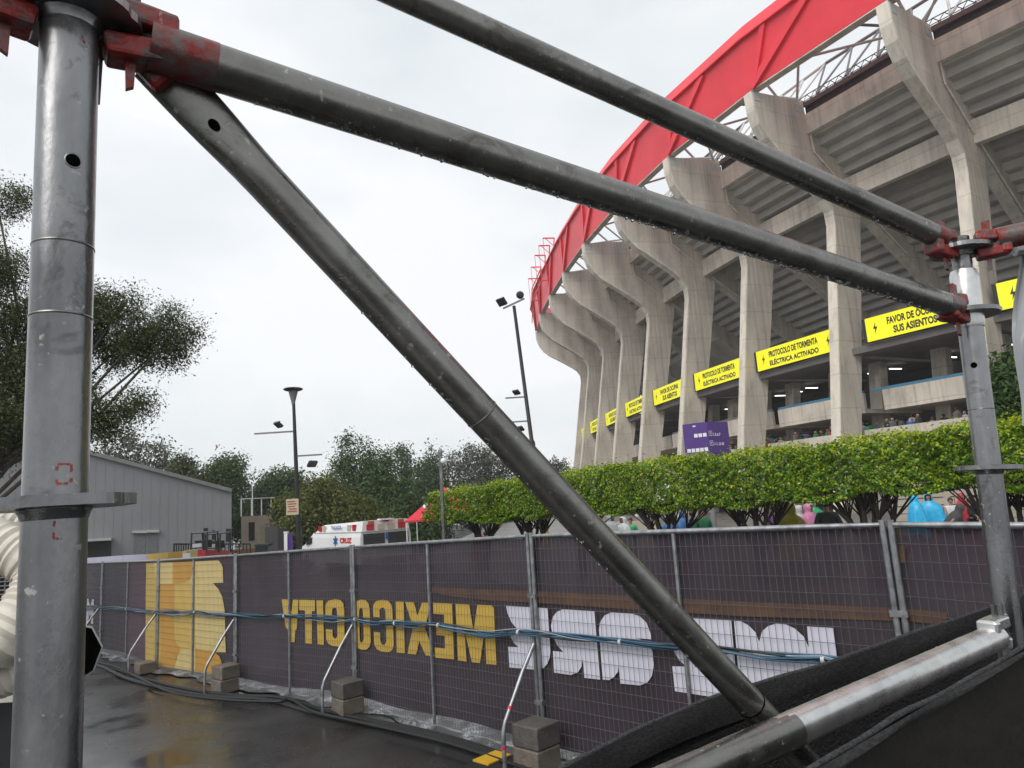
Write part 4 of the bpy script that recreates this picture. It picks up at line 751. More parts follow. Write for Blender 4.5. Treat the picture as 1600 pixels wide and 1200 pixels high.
def hedge(k):
    x0, x1 = HB[k]; a = at(x0, ip(TOPY, x0), ip(HP, x0)); b = at(x1, ip(TOPY, x1), ip(HP, x1)); ab = at(x0, ip(BOTY, x0), ip(HP, x0)); bb = at(x1, ip(BOTY, x1), ip(HP, x1))
    d = (b - a); d[2] = 0; Ln = np.linalg.norm(d); d /= Ln; nn = np.array((-d[1], d[0], 0)); nn = nn if nn[1] > 0 else -nn; th = 1.7
    tb = at(HT[k], 800, ip(HP, HT[k])); base = np.array((tb[0], tb[1], 0)) + nn * .85; base[2] = PZ if base[0] > 1.5 else zg(base[0])
    t = thing('hedge_tree', base, HL[k], 'tree', 'row of clipped hedge trees')
    n = int(17000 * max(1, Ln / 2.6)); n = min(n, 30000)
    # points on the skin of a rounded box, a few leaves deep
    w = rng.random(n); face = rng.choice(6, n, p=[.40, .12, .2, .14, .07, .07]); U = rng.uniform(-.01, 1.01, n); Vv = rng.random(n); Z = rng.random(n); dep = np.abs(rng.normal(0, .13, n))
    q = np.zeros((n, 3)); nor = np.zeros((n, 3))
    fr = lambda m: face == m
    q[:, 0] = U; q[:, 1] = Vv * th; q[:, 2] = Z
    for m, ax, val, sg in ((0, 1, 0, 1), (1, 1, th, -1), (2, 2, 1, -1), (3, 2, 0, 1), (4, 0, 0, 1), (5, 0, 1, -1)):
        i = fr(m); sc = {0: 1 / Ln, 1: 1, 2: 1 / 1.4}[ax]; q[i, ax] = val + sg * dep[i] * sc; nor[i, ax] = -sg
    top = a[2] + (b[2] - a[2]) * q[:, 0]; bot = ab[2] + (bb[2] - ab[2]) * q[:, 0]
    s = q[:, 0] * Ln; lump = .045 * np.sin(s * 2.1 + k) + .035 * np.sin(s * 5.3 + 2 * k) + .04 * np.sin(q[:, 1] * 6 + s * 3); edge = .05 * (np.exp(-s / .15) + np.exp(-(Ln - s) / .15)) + .22 * (np.exp(-q[:, 1] / .16) + np.exp(-(th - q[:, 1]) / .16))
    zz = bot + (top + lump - edge * 1.0 - bot) * q[:, 2] + np.where(q[:, 2] < .15, .08 * np.sin(s * 4.1 + 3 * k), 0)
    bulge = .10 * np.sin(s * 3.2 + zz * 3 + k) + .07 * np.sin(s * 7 + zz * 6.5) + .05 * np.sin(s * 15 + 4 * np.sin(zz * 9))
    spike = np.where((face == 2) & (rng.random(n) < .35), rng.exponential(.05, n), 0)
    W = np.array((*a[:2], 0)) + d * s[:, None] + nn * (q[:, 1] + np.where(face == 0, bulge, 0))[:, None] + np.array((0, 0, 1)) * (zz + spike)[:, None]
    nr = d * nor[:, :1] + nn * nor[:, 1:2] + np.array((0, 0, 1)) * nor[:, 2:3] + rng.normal(size=(n, 3)) * .55 + (0, 0, .35)
    hz = (zz - bot) / np.maximum(.1, top - bot); clus = .5 + .5 * np.sin(s * 9 + zz * 11 + 5 * np.sin(s * 2.3 + zz * 3.1))
    young = rng.random(n) < np.clip(.05 + .12 * clus + .85 * np.clip((hz - .86) / .14, 0, 1) * (.45 + .55 * clus) + .14 * np.clip((hz - .5) / .4, 0, 1), 0, .9)
    o = leafmesh('crown', W, nr, .034, [mat['leaf_hedge'], mat['leaf_young']], t, base, .55, young); o['kind'] = 'stuff'
    # inner twigs and forked stems
    zc = (ab[2] + bb[2]) / 2; mid = base + nn * 0; mb = MB(); ns = 7
    fork = base + np.array((0, 0, .35 * (zc - base[2]))); mb.tube([base, fork], [.15, .13], 9)
    tk = mb.build('trunk', mat['bark_dark'], t, True); mb = MB()
    for j in range(ns):
        f = (j + .5) / ns * 2 - 1; e = base + d * f * Ln * .46 + nn * rng.uniform(-.6, .6); e[2] = zc + .45; m1 = fork * .5 + e * .5 + np.array((0, 0, -.18 * abs(f))) + rng.normal(size=3) * .04
        mb.tube([fork - (0, 0, .15), fork * .72 + m1 * .28 + rng.normal(size=3) * .05, m1, m1 * .4 + e * .6 + rng.normal(size=3) * .07, e], [.075, .06, .045, .034, .02], 7)
        for _ in range(9): e2 = m1 * .5 + e * .5 + rng.normal(size=3) * .25; e2[2] = zc + .15; mb.tube([m1, e2], [.02, .009], 5, False)
    mb.build('stem', mat['bark_dark'], t, True)
for k in range(8): hedge(k)

# ------------------------------------------------------------------ people
BONES = dict(pel=(0, 0, .95), wai=(0, 0, 1.10), che=(0, .01, 1.30), nec=(0, 0, 1.47), nk=(0, -.005, 1.54), hd=(0, -.02, 1.63), ht=(0, -.01, 1.70))
RAD = dict(pel=(.15, .11), wai=(.13, .10), che=(.155, .115), nec=(.085, .07), nk=(.055, .055), hd=(.078, .098), ht=(.066, .08))
for s, n in ((1, 'R'), (-1, 'L')):
    BONES.update({'sh' + n: (.18 * s, .01, 1.42), 'el' + n: (.25 * s, .04, 1.15), 'wr' + n: (.23 * s, -.10, .96), 'ha' + n: (.22 * s, -.17, .90), 'hp' + n: (.09 * s, 0, .90), 'kn' + n: (.105 * s, -.02, .50), 'an' + n: (.11 * s, .02, .09), 'to' + n: (.12 * s, -.13, .045)})
    RAD.update({'sh' + n: (.062, .06), 'el' + n: (.042, .042), 'wr' + n: (.029, .027), 'ha' + n: (.035, .022), 'hp' + n: (.085, .09), 'kn' + n: (.058, .06), 'an' + n: (.04, .045), 'to' + n: (.042, .03)})
EDG = [('pel', 'wai'), ('wai', 'che'), ('che', 'nec'), ('nec', 'nk'), ('nk', 'hd'), ('hd', 'ht')] + [e for n in 'RL' for e in (('che', 'sh' + n), ('sh' + n, 'el' + n), ('el' + n, 'wr' + n), ('wr' + n, 'ha' + n), ('pel', 'hp' + n), ('hp' + n, 'kn' + n), ('kn' + n, 'an' + n), ('an' + n, 'to' + n))]
def skinmesh(name, keys, grow, bones):
    ks = [k for k in bones if k in keys]; ix = {k: i for i, k in enumerate(ks)}; ed = [(ix[a], ix[b]) for a, b in EDG if a in ix and b in ix]
    me = bpy.data.meshes.new(name); me.from_pydata([bones[k] for k in ks], ed, []); o = bpy.data.objects.new(name, me); C.objects.link(o)
    md = o.modifiers.new('s', 'SKIN'); md.branch_smoothing = .4; sb = o.modifiers.new('d', 'SUBSURF'); sb.levels = 1; sb.render_levels = 1
    for k in ks: d = me.skin_vertices[0].data[ix[k]]; d.radius = (RAD[k][0] + grow, RAD[k][1] + grow); d.use_root = (k == 'pel')
    dg = bpy.context.evaluated_depsgraph_get(); out = bpy.data.meshes.new_from_object(o.evaluated_get(dg)); bpy.data.objects.remove(o)
    out.polygons.foreach_set('use_smooth', [True] * len(out.polygons)); out.name = name; return out
def pose(lean=0.0, arms=0):
    b = dict(BONES); up = ('wai', 'che', 'nec', 'nk', 'hd', 'ht', 'shR', 'shL', 'elR', 'elL', 'wrR', 'wrL', 'haR', 'haL')
    if arms:
        for s, n in ((1, 'R'), (-1, 'L')): b['el' + n] = (.40 * s, -.02, 1.28); b['wr' + n] = (.42 * s, -.2, 1.12); b['ha' + n] = (.42 * s, -.28, 1.1)
    if lean:
        c, s_ = math.cos(lean), math.sin(lean)
        for k in up: x, y, z = b[k]; z -= .95; b[k] = (x, y * c - z * s_, .95 + y * s_ + z * c)
    return b
BM = {}
def bodyset(key, lean, arms):
    b = pose(lean, arms); BM[key] = (skinmesh('person_body', set(b), 0, b), skinmesh('shirt', {'pel', 'wai', 'che', 'nec', 'shR', 'shL', 'elR', 'elL', 'wrR', 'wrL'}, .030, b), skinmesh('trousers', {'pel', 'hpR', 'hpL', 'knR', 'knL', 'anR', 'anL'}, .018, b), b)
bodyset('stand', 0, 0); bodyset('wide', 0, 1); bodyset('lean', .55, 0)
def poncho_mesh(wide=1.0, hood=True, lean=0.0, ph=0.0, hem=.55):
    rings = []
    if hood: rings += [(1.765, .015, .015), (1.755, .06, .075), (1.72, .098, .118), (1.66, .118, .138), (1.59, .118, .13), (1.53, .115, .115)]
    else: rings += [(1.53, .085, .085)]
    rings += [(1.485, .15, .125), (1.44, .225, .155), (1.36, .27 * (1 + (wide - 1) * .6), .185), (1.2, .30 * wide, .215), (1.0, .335 * wide, .25), (.8, .37 * wide, .28), (hem, .40 * wide, .30)]
    n = 44; V = []
    for j, (z, rx, ry) in enumerate(rings):
        for k in range(n):
            th = 2 * PI * k / n; am = max(0, (1.4 - z)) * .19; w = 1 + am * (1 - 2 * abs(math.sin(2.5 * th + ph))) + am * .8 * (1 - 2 * abs(math.sin(5.5 * th + 2 * ph + z)))
            x, y, zz = rx * math.cos(th) * w, ry * math.sin(th) * w, z + (.05 * math.sin(3 * th + ph) if z < .85 else 0)
            if lean and z > .95: c, s_ = math.cos(lean), math.sin(lean); q = zz - .95; y, zz = y * c - q * s_, .95 + y * s_ + q * c
            V.append((x, y, zz))
    Fc = []
    for j in range(len(rings) - 1):
        for k in range(n):
            th = 2 * PI * (k + .5) / n; zc = (rings[j][0] + rings[j + 1][0]) / 2
            if hood and 1.545 < zc < 1.73 and math.cos(th + PI / 2) > .62: continue
            Fc.append((j * n + k, (j + 1) * n + k, (j + 1) * n + (k + 1) % n, j * n + (k + 1) % n))
    me = bpy.data.meshes.new('poncho'); me.from_pydata(V, [], Fc); me.polygons.foreach_set('use_smooth', [True] * len(me.polygons)); return me
def person(px, py, d, head, label, kind, top, bottom='jeans', key='stand', wide=1.0, hood=True, ph=0.0):
    p = at(px, py, d); z0 = PZ if p[0] > -1.0 else zg(p[0]); full = {'stand': 1.74, 'wide': 1.74, 'lean': 1.62}[key] + (.03 if kind == 'poncho' and hood else 0)
    sc = (p[2] - z0) / full; t = thing('person', (p[0], p[1], z0), label, 'person', 'people behind the hedge'); t.scale = (sc,) * 3 if .8 < sc < 1.2 else (max(.8, min(1.2, sc)),) * 3; t.rotation_euler = (0, 0, head)
    b = BM[key]
    def ch(nm, me, m):
        if not me.materials: me.materials.append(m)
        o = bpy.data.objects.new(nm, me); C.objects.link(o); o.parent = t
        o.material_slots[0].link = 'OBJECT'; o.material_slots[0].material = m; return o
    ch('body', b[0], mat['skin']); (ch('shirt', b[1], CL[top]) if kind != 'poncho' else None); ch('trousers', b[2], CL[bottom])
    h = b[3]['hd']; mb = MB(); mb.ball((h[0], h[1] + .012, h[2] + .035), .098, 12, 7, (.93, 1.08, .98)); me = raw('hair', mb.v, [f for f in mb.f if np.mean([mb.v[i][2] for i in f]) > h[2] - .07 and not (np.mean([mb.v[i][1] for i in f]) < h[1] - .045 and np.mean([mb.v[i][2] for i in f]) < h[2] + .06)], mat['hair'], t, smooth=True)
    mb = MB(); mb.ball((h[0], h[1] - .105, h[2] - .01), .018, 6, 4, (.8, 1, 1.3)); mb.build('nose', mat['skin'], t, True); ORG['nose'] = (0, 0, 0)
    mb = MB()
    for s in (-1, 1): mb.ball((h[0] + .032 * s, h[1] - .088, h[2] + .02), .011, 6, 4)
    mb.build('eyes', mat['hair'], t)
    if kind == 'poncho': ch('raincoat', poncho_mesh(wide, hood, .55 if key == 'lean' else 0, ph), CL[top])
    return t
class _Z(dict):
    pass
_people = [
    (1427, 771, 20, 1.4, 'person in sky blue rain poncho with raised hood, left of the blue pair', 'poncho', 'skyblue', 'jeans', 'stand', 1.0, True, .3),
    (1449, 770, 20.6, -.6, 'person spreading a wide sky blue poncho, right of the blue pair', 'poncho', 'skyblue', 'black', 'wide', 1.35, True, 1.9),
    (1477, 789, 17.5, 1.0, 'person in dark hoodie leaning over by the orange tables', 'poncho', 'darkgrey', 'black', 'lean', .9, True, .8),
    (1484, 778, 21.5, -.4, 'person in white top behind the dark hoodie', 'shirt', 'white', 'jeans', 'stand', 1, True, 0),
    (1501, 770, 22.5, .5, 'person in red rain poncho by the orange tables', 'poncho', 'red', 'black', 'stand', 1.1, True, 1.2),
    (1515, 783, 21.8, 1.2, 'person in black top at the orange tables', 'shirt', 'black', 'black', 'stand', 1, True, 0),
    (1233, 786, 16.2, PI + .2, 'person seen from behind in a yellow raincoat', 'poncho', 'yellow', 'jeans', 'stand', 1.25, True, 2.2),
    (1247, 789, 18.6, 1.2, 'person in pale grey rain poncho beside the yellow raincoat', 'poncho', 'greyw', 'jeans', 'stand', 1.1, True, .5),
    (1262, 786, 18.3, .9, 'person in pink hooded rain poncho', 'poncho', 'pink', 'jeans', 'stand', 1.0, True, 1.0),
    (1289, 781, 16.0, PI - .3, 'person with black hair and dark grey shirt seen from behind', 'shirt', 'darkgrey', 'black', 'stand', 1, True, 0),
    (1207, 789, 19.5, .2, 'person in purple top beside the yellow raincoat', 'shirt', 'purple', 'black', 'stand', 1, True, 0),
    (1271, 782, 23, .1, 'person in green rain poncho behind the pink one', 'poncho', 'green', 'jeans', 'stand', 1.1, True, 2.9),
    (1066, 797, 20.5, .6, 'person in deep blue rain poncho left of the dark jacket', 'poncho', 'blue', 'jeans', 'stand', 1.2, True, .1),
    (1043, 806, 21, -.5, 'person in deep blue poncho, farther from the dark jacket', 'poncho', 'blue', 'black', 'stand', 1.2, True, 1.5),
    (1080, 799, 21.5, 2.4, 'person in dark jacket between blue poncho and green jersey', 'shirt', 'darkgrey', 'black', 'stand', 1, True, 0),
    (1096, 795, 20, .15, 'person in green jersey facing the camera', 'shirt', 'greenj', 'jeans', 'stand', 1, True, 0),
    (953, 803, 22, .8, 'person in translucent white poncho close to the diagonal brace', 'poncho', 'whitep', 'jeans', 'stand', 1.15, True, .9),
    (973, 807, 22.5, -1.0, 'person in white poncho right of another white poncho', 'poncho', 'whitep', 'black', 'stand', 1.1, True, 2.0),
    (985, 812, 23.5, -.5, 'person in green top behind the white ponchos', 'shirt', 'green', 'jeans', 'stand', 1, True, 0),
    (747, 826, 25.5, .4, 'person in bright red jacket near the camera pole', 'poncho', 'red', 'black', 'stand', .95, True, .2),
    (758, 831, 26, 2.0, 'person in black jacket beside the red jacket', 'shirt', 'black', 'black', 'stand', 1, True, 0)]
for a in _people: person(*a)

# picnic tables and board wall behind the people
def picnic(px, py, d, ang, label):
    p = at(px, py, d); t = thing('picnic_table', (p[0], p[1], PZ), label, 'table', 'orange picnic tables'); b = np.array((p[0], p[1], PZ)); c, s = math.cos(ang), math.sin(ang)
    Pt = lambda x, y, z: b + np.array((x * c - y * s, x * s + y * c, z))
    for k in range(5): mb = MB(); mb.box(Pt(0, -.30 + k * .15, .75), 1.8, .135, .045, ang); mb.build('table_plank', mat['tablewood'], t)
    for y in (-.72, .72):
        for k in (-.07, .07): mb = MB(); mb.box(Pt(0, y + k, .45), 1.8, .125, .045, ang); mb.build('bench_plank', mat['tablewood'], t)
    for x in (-.65, .65):
        mb = MB(); mb.beam(Pt(x, -.8, .40), Pt(x, .8, .40), .05, .09); mb.beam(Pt(x, -.7, 0), Pt(x, -.25, .72), .06, .08); mb.beam(Pt(x, .7, 0), Pt(x, .25, .72), .06, .08); mb.beam(Pt(x, -.36, .69), Pt(x, .36, .69), .05, .07); mb.build('leg', mat['tablered'], t)
picnic(1548, 792, 18.6, .35, 'orange picnic table nearest the right scaffold pole')
picnic(1470, 800, 20.2, .25, 'orange picnic table behind the person in dark hoodie')
def boardwall():
    a = at(1385, 762, 27); b = at(1600, 752, 24.5); z1 = .35; d = (b - a) * (1, 1, 0); t = thing('board_wall', ((a[0] + b[0]) / 2, (a[1] + b[1]) / 2, PZ), 'wall of pale horizontal boards behind the blue ponchos', 'wall')
    n = 9; h = (z1 - PZ) / n
    for k in range(n):
        for j in range(2):
            p = a * (1, 1, 0) + d * (j / 2 + .002); q = a * (1, 1, 0) + d * ((j + 1) / 2 - .002); mb = MB(); off = np.array((0, -.012 * ((k * 7 + j * 3) % 3), 0)); mb.beam(p + off + (0, 0, PZ + h * (k + .5)), q + off + (0, 0, PZ + h * (k + .5)), .08, h - .035); mb.build('board', mat['plank'], t)
    mb = MB()
    for f in (0.02, .25, .5, .75, .98): p = a * (1, 1, 0) + d * f + np.array((0, .1, 0)); mb.beam(p + (0, 0, PZ), p + (0, 0, z1), .1, .1)
    mb.build('wall_post', mat['darksteel'], t)
    a = at(930, 800, 30); b = at(1030, 796, 29); mb = MB(); mb.beam(a * (1, 1, 0) + (0, 0, (PZ + .0) / 2 + -.75), b * (1, 1, 0) + (0, 0, PZ / 2 - .75), .25, 1.6); c = (a + b) / 2
    tag(mb.build('low_wall', mat['beige'], org=(c[0], c[1], PZ)), 'low beige wall behind the blue raincoats', 'wall')
boardwall()

# ------------------------------------------------------------------ the fence, its banner, cables and ballast
JP = [(-14.9, 21.6), (-12.25, 19.15), (-9.60, 16.45), (-6.95, 13.74), (-4.55, 11.42), (-2.23, 9.45), (.07, 6.89), (2.35, 4.65), (3.55, 3.2), (4.9, 1.4)]
TZ = [-.90, -.81, -.72, -.63, -.52, -.42, -.31, -.282, -.33, -.38]
JP = [np.array(p) for p in JP]; HF = 2.0
SEG = [np.linalg.norm(b - a) for a, b in zip(JP[:-1], JP[1:])]; SS = np.concatenate([[0], np.cumsum(SEG)])
def fseg(k):
    a, b = JP[k], JP[k + 1]; d = (b - a) / SEG[k]; n = np.array((-d[1], d[0])); n = n if n @ a > 0 else -n; return a, d, n
def FP(s, zf, off):                     # along the fence, height below/above the local top edge, metres behind (+) the wire
    k = int(np.clip(np.searchsorted(SS, s) - 1, 0, len(SEG) - 1)); a, d, n = fseg(k); f = (s - SS[k]) / SEG[k]; tz = TZ[k] * (1 - f) + TZ[k + 1] * f
    p = a + d * (s - SS[k]) + n * off; return np.array((p[0], p[1], tz + zf))
def px2f(px, py, off=0.0):
    best = None
    for k in range(len(SEG)):
        a, d, n = fseg(k); r = ray(px, py); q = ((a + n * off) @ n) / (r[:2] @ n)
        if q <= 0: continue
        p = r * q; s = (p[:2] - a) @ d
        if -.02 <= s <= SEG[k] + .02:
            f = s / SEG[k]; tz = TZ[k] * (1 - f) + TZ[k + 1] * f; c = (SS[k] + s, p[2] - tz, q)
            if best is None or q < best[2]: best = c
    return best[:2]
FL = ['fence panel at the far left, mostly behind the scaffold pole', 'fence panel glimpsed right of the left scaffold pole', 'fence panel left of the yellow emblem', 'fence panel at the left part of the yellow emblem', 'fence panel carrying the right half of the yellow emblem and the word CITY', 'fence panel carrying most of the word MEXICO', 'fence panel crossed by the thick diagonal brace', 'fence panel right of the tall double post, behind the right scaffold pole', 'fence panel running off the right edge']
FL[3] = 'fence panel across the middle of the yellow emblem'; FL[4] = 'fence panel left of the ambulance with the word CITY'
for k in range(len(SEG)):
    a, d, n = fseg(k); s0, s1 = SS[k] + .025, SS[k + 1] - .025; c = FP((s0 + s1) / 2, -HF, 0)
    t = thing('mesh_fence', c, FL[k], 'fence', 'steel mesh fence panels')
    for s in (s0, s1): mb = MB(); mb.tube([FP(s, -HF - .04, 0), FP(s, .03, 0)], .0215, 10); mb.build('post', mat['fence_steel'], t, True)
    sm = (s0 + s1) / 2; mb = MB(); mb.tube([FP(sm, -HF + .06, -.0), FP(sm, -.015, -.0)], .017, 8); mb.build('middle_post', mat['fence_steel'], t, True)
    nn_ = 6; pts = [FP(s0 + (s1 - s0) * j / nn_, -.0, 0) for j in range(nn_ + 1)]
    mb = MB(); mb.tube(pts, [.016] + [.0215] * (nn_ - 1) + [.016], 10); mb.build('top_rail', mat['fence_steel'], t, True)
    mb = MB(); mb.tube([FP(s0, -HF + .05, 0), FP(s1, -HF + .05, 0)], .017, 8); mb.build('bottom_rail', mat['fence_steel'], t, True)
    mb = MB(); L_ = s1 - s0; nv = int(L_ / .05)
    for j in range(1, nv): s = s0 + L_ * j / nv; mb.tube([FP(s, -HF + .06, .004), FP(s, -.02, .004)], .0021, 3, False)
    for j in range(1, 18): z = -HF + .05 + (HF - .06) * j / 18; mb.tube([FP(s0, z, -.001), FP(s1, z, -.001)], .0023, 3, False)
    o = mb.build('wire_mesh', mat['wire'], t, fix=False); o['kind'] = 'stuff'
    for zz in (-.55, -1.5): p = FP(SS[k + 1], zz, 0); mb = MB(); mb.box(p, .105, .052, .04, math.atan2(d[1], d[0])); mb.build('clamp', mat['fence_steel'], t)
# banner cloth
BO = .034
CUTS = sorted(set([round(float(x), 4) for x in SS[1:-1]] + [float(x) for x in np.arange(.0, SS[-1], .35)]))
c = FP(SS[-1] / 2, -HF, BO); banner = thing('printed_banner', c, 'dark purple mesh banner with mirrored lettering hung behind the fence', 'banner')
mb = MB(); ss = sorted(set(list(np.arange(.02, SS[-1], .12)) + [float(x) for x in SS[1:-1]])); zs = [-HF + .14, -1.5, -1.1, -.7, -.35, -.02]; rows = []
for s in ss:
    for j, z in enumerate(zs): w = .008 * math.sin(s * 3.1 + z * 2) + .006 * math.sin(s * 7.7 + j); zb = z + (.02 * math.sin(s * 2.3) if j == 0 else 0); rows.append(FP(s, zb, BO + .006 + w * (0.8 if 0 < j < 5 else .3)))
nz_ = len(zs); mb.add(rows, [(i * nz_ + j, (i + 1) * nz_ + j, (i + 1) * nz_ + j + 1, i * nz_ + j + 1) for i in range(len(ss) - 1) for j in range(nz_ - 1)])
bcl = mb.build('cloth', mat['banner'], banner, True, fix=False)
def see_through(m, f):
    t = m.node_tree; o = t.nodes['Material Output']; b = t.nodes['Principled BSDF']; tr = N(t, 'ShaderNodeBsdfTransparent'); mxs = N(t, 'ShaderNodeMixShader'); mxs.inputs['Fac'].default_value = f
    t.links.new(b.outputs['BSDF'], mxs.inputs[1]); t.links.new(tr.outputs['BSDF'], mxs.inputs[2]); t.links.new(mxs.outputs['Shader'], o.inputs['Surface'])
see_through(mat['banner'], .06)
def fmap(name, V, Fc, m, off):          # V in (s, zf); cut at the joints and mapped on the fence line
    bm = bmesh.new(); vs = [bm.verts.new((v[0], v[1], 0)) for v in V]
    for f in Fc:
        try: bm.faces.new([vs[i] for i in f])
        except ValueError: pass
    bm.normal_update(); bmesh.ops.triangulate(bm, faces=bm.faces)
    lo, hi = min(v[0] for v in V), max(v[0] for v in V)
    for cut in CUTS:
        if lo < cut < hi: bmesh.ops.bisect_plane(bm, geom=bm.verts[:] + bm.edges[:] + bm.faces[:], plane_co=(cut, 0, 0), plane_no=(1, 0, 0))
    g = ORG[banner.name]
    for v in bm.verts: p = FP(v.co.x, v.co.y, off + .008 * .0); v.co = Vector(tuple(p - np.array(g)))
    me = bpy.data.meshes.new(name); bm.to_mesh(me); bm.free(); me.materials.append(mat[m]); o = bpy.data.objects.new(name, me); C.objects.link(o); o.parent = banner; return o
def pxpoly(name, pts, m, lift=0.0):
    V = [px2f(x, y, BO - .012 - lift) for x, y in pts]; return fmap(name, V, [tuple(range(len(V)))], m, BO - .012 - lift)
def arc(cx, cy, rx, ry, a0, a1, n=8): return [(cx + rx * math.cos(math.radians(a0 + (a1 - a0) * k / n)), cy - ry * math.sin(math.radians(a0 + (a1 - a0) * k / n))) for k in range(n + 1)]
def fword(txt, tl, bl, tr, br, m, bold):
    # mirrored word: reading start at the right
    for off in (0,):
        V, Fc, _ = textgeo(txt, bold); A, B, Cc, D = [px2f(*p, BO - .012) for p in (tl, bl, tr, br)]
        out = []
        for x, z in V:
            f = 1 - x; s = A[0] + (Cc[0] - A[0]) * f; zt = A[1] + (Cc[1] - A[1]) * f; zb = B[1] + (D[1] - B[1]) * f; out.append((s, zb + (zt - zb) * z))
        return fmap('lettering', out, Fc, m, BO - .012)
# white words, letter by letter as they show from behind (right to left: W E A R E)
sc6 = lambda L_: [(760 + x / 3.333, 840 + y / 3.333) for x, y in L_]; sc7 = lambda L_: [(1100 + x / 3.2, 840 + y / 3.2) for x, y in L_]
pxpoly('letter', sc6([(102, 354), (318, 368), (333, 590)] + [(330, 625), (318, 655), (300, 678), (276, 690), (120, 676), (113, 568), (166, 571), (140, 545), (118, 500), (168, 486), (130, 440), (110, 395)]), 'bwhite')
pxpoly('letter', sc6([(395, 374), (562, 383), (592, 740), (510, 730), (502, 630), (496, 670), (478, 700), (440, 716), (352, 703), (346, 590), (400, 596), (368, 560), (345, 510), (336, 460), (345, 415), (365, 388)]), 'bwhite')
pxpoly('letter', sc6([(650, 390), (760, 396), (800, 410), (835, 445), (855, 500), (858, 530), (782, 524), (845, 545), (866, 600), (872, 660), (862, 720), (838, 755), (800, 770), (698, 760), (686, 668), (684, 700), (665, 725), (640, 742), (606, 740), (586, 480), (592, 440), (615, 405)]), 'bwhite')
pxpoly('letter', sc6([(1032, 418), (1275, 432), (1302, 735), (1318, 850), (1190, 832), (982, 800), (968, 670), (1042, 672), (1005, 640), (975, 590), (1100, 575), (1060, 520), (1040, 470)]), 'bwhite')
pxpoly('letter', sc7([(150, 416), (185, 418), (225, 440), (258, 475), (276, 520), (290, 470), (320, 442), (360, 430), (410, 434), (455, 455), (498, 495), (524, 548), (515, 444), (648, 452), (668, 640), (700, 800), (180, 760)]), 'bwhite')
c5 = lambda L_: [(420 + x / 3.53, 840 + y / 3.53) for x, y in L_]
for L_ in ([(70, 340), (104, 341), (113, 405), (126, 405), (133, 342), (164, 343), (155, 500), (146, 512), (143, 578), (108, 573), (105, 507), (94, 496)],
           [(168, 343), (255, 345), (255, 405), (237, 405), (238, 586), (202, 582), (200, 402), (168, 400)], [(262, 346), (298, 346), (304, 592), (270, 588)],
           [(311, 395), (315, 365), (330, 347), (365, 340), (395, 345), (412, 365), (416, 400), (418, 560), (412, 585), (395, 602), (350, 597), (328, 585), (318, 562), (315, 505), (350, 508), (352, 540), (360, 556), (372, 556), (379, 540), (377, 410), (372, 390), (362, 386), (352, 392), (348, 410), (348, 432), (311, 430)],
           [(462, 400), (466, 370), (480, 350), (508, 342), (508, 384), (500, 396), (498, 420), (501, 560), (505, 575), (512, 580), (512, 618), (490, 610), (473, 590), (469, 560)],
           [(508, 342), (535, 346), (552, 366), (557, 400), (562, 575), (556, 600), (540, 617), (512, 618), (512, 580), (520, 572), (523, 555), (520, 420), (516, 394), (508, 384)],
           [(574, 400), (578, 368), (592, 350), (630, 343), (660, 350), (676, 370), (681, 400), (689, 590), (682, 618), (664, 632), (620, 628), (596, 616), (583, 592), (578, 520), (614, 523), (617, 572), (624, 590), (638, 592), (648, 575), (643, 410), (638, 390), (626, 385), (614, 392), (610, 410), (611, 440), (576, 437)],
           [(700, 352), (743, 354), (750, 638), (706, 634)], [(752, 355), (800, 357), (820, 430), (845, 358), (893, 360), (862, 500), (915, 655), (865, 650), (830, 570), (812, 645), (765, 640), (795, 490)],
           [(905, 360), (1010, 365), (1022, 672), (918, 662), (915, 606), (972, 612), (970, 542), (925, 538), (922, 486), (968, 490), (966, 425), (907, 420)],
           [(1030, 366), (1105, 370), (1130, 520), (1150, 371), (1228, 373), (1241, 388), (1256, 702), (1200, 697), (1192, 500), (1165, 692), (1120, 687), (1078, 500), (1090, 684), (1042, 676)]):
    pxpoly('letter', c5(L_), 'bgold')
fword('MÉX', (118, 925), (118, 973), (147, 927), (147, 975), 'bwhite', .05)
# gold emblem
c4 = lambda L_: [(120 + x / 4, 840 + y / 4) for x, y in L_]
pxpoly('emblem_patch', c4([(432, 160), (885, 142), (905, 165), (914, 195), (916, 282), (850, 285), (885, 320), (910, 370), (924, 450), (932, 718), (860, 716), (890, 740), (905, 775), (905, 800), (855, 855), (510, 800), (428, 770)]), 'byellow')
pxpoly('emblem_patch', c4([(728, 150), (885, 144), (904, 166), (913, 196), (915, 280), (850, 284), (884, 321), (909, 371), (923, 451), (931, 717), (742, 694), (732, 300), (700, 280), (720, 240)]), 'bpale', .003)
pxpoly('emblem_patch', c4([(480, 158), (600, 154), (598, 288), (522, 290), (488, 230)]), 'bpale', .003)
pxpoly('emblem_patch', c4([(602, 154), (726, 150), (718, 230), (700, 262), (660, 284), (600, 288)]), 'borange', .003)
pxpoly('emblem_patch', c4([(522, 292), (610, 290), (606, 590), (620, 660), (645, 690), (610, 812), (522, 800)]), 'borange', .003)
pxpoly('emblem_patch', c4([(744, 698), (862, 714), (888, 742), (904, 778), (902, 800), (856, 850), (744, 832)]), 'borange', .005)
pxpoly('emblem_patch', c4([(612, 812), (622, 740), (660, 700), (740, 690), (742, 832)]), 'bpale', .003)
pxpoly('print_band', [(660, 917), (760, 921), (1000, 932), (1160, 940), (1480, 957), (1480, 976), (1160, 963), (1000, 953), (760, 938), (690, 930)], 'bbrown')
pxpoly('print_band', [(1394, 853), (1414, 853), (1415, 880), (1396, 880)], 'bbrown')
pxpoly('print_band', c4([(322, 168), (428, 160), (428, 760), (322, 735)]), 'bplum')

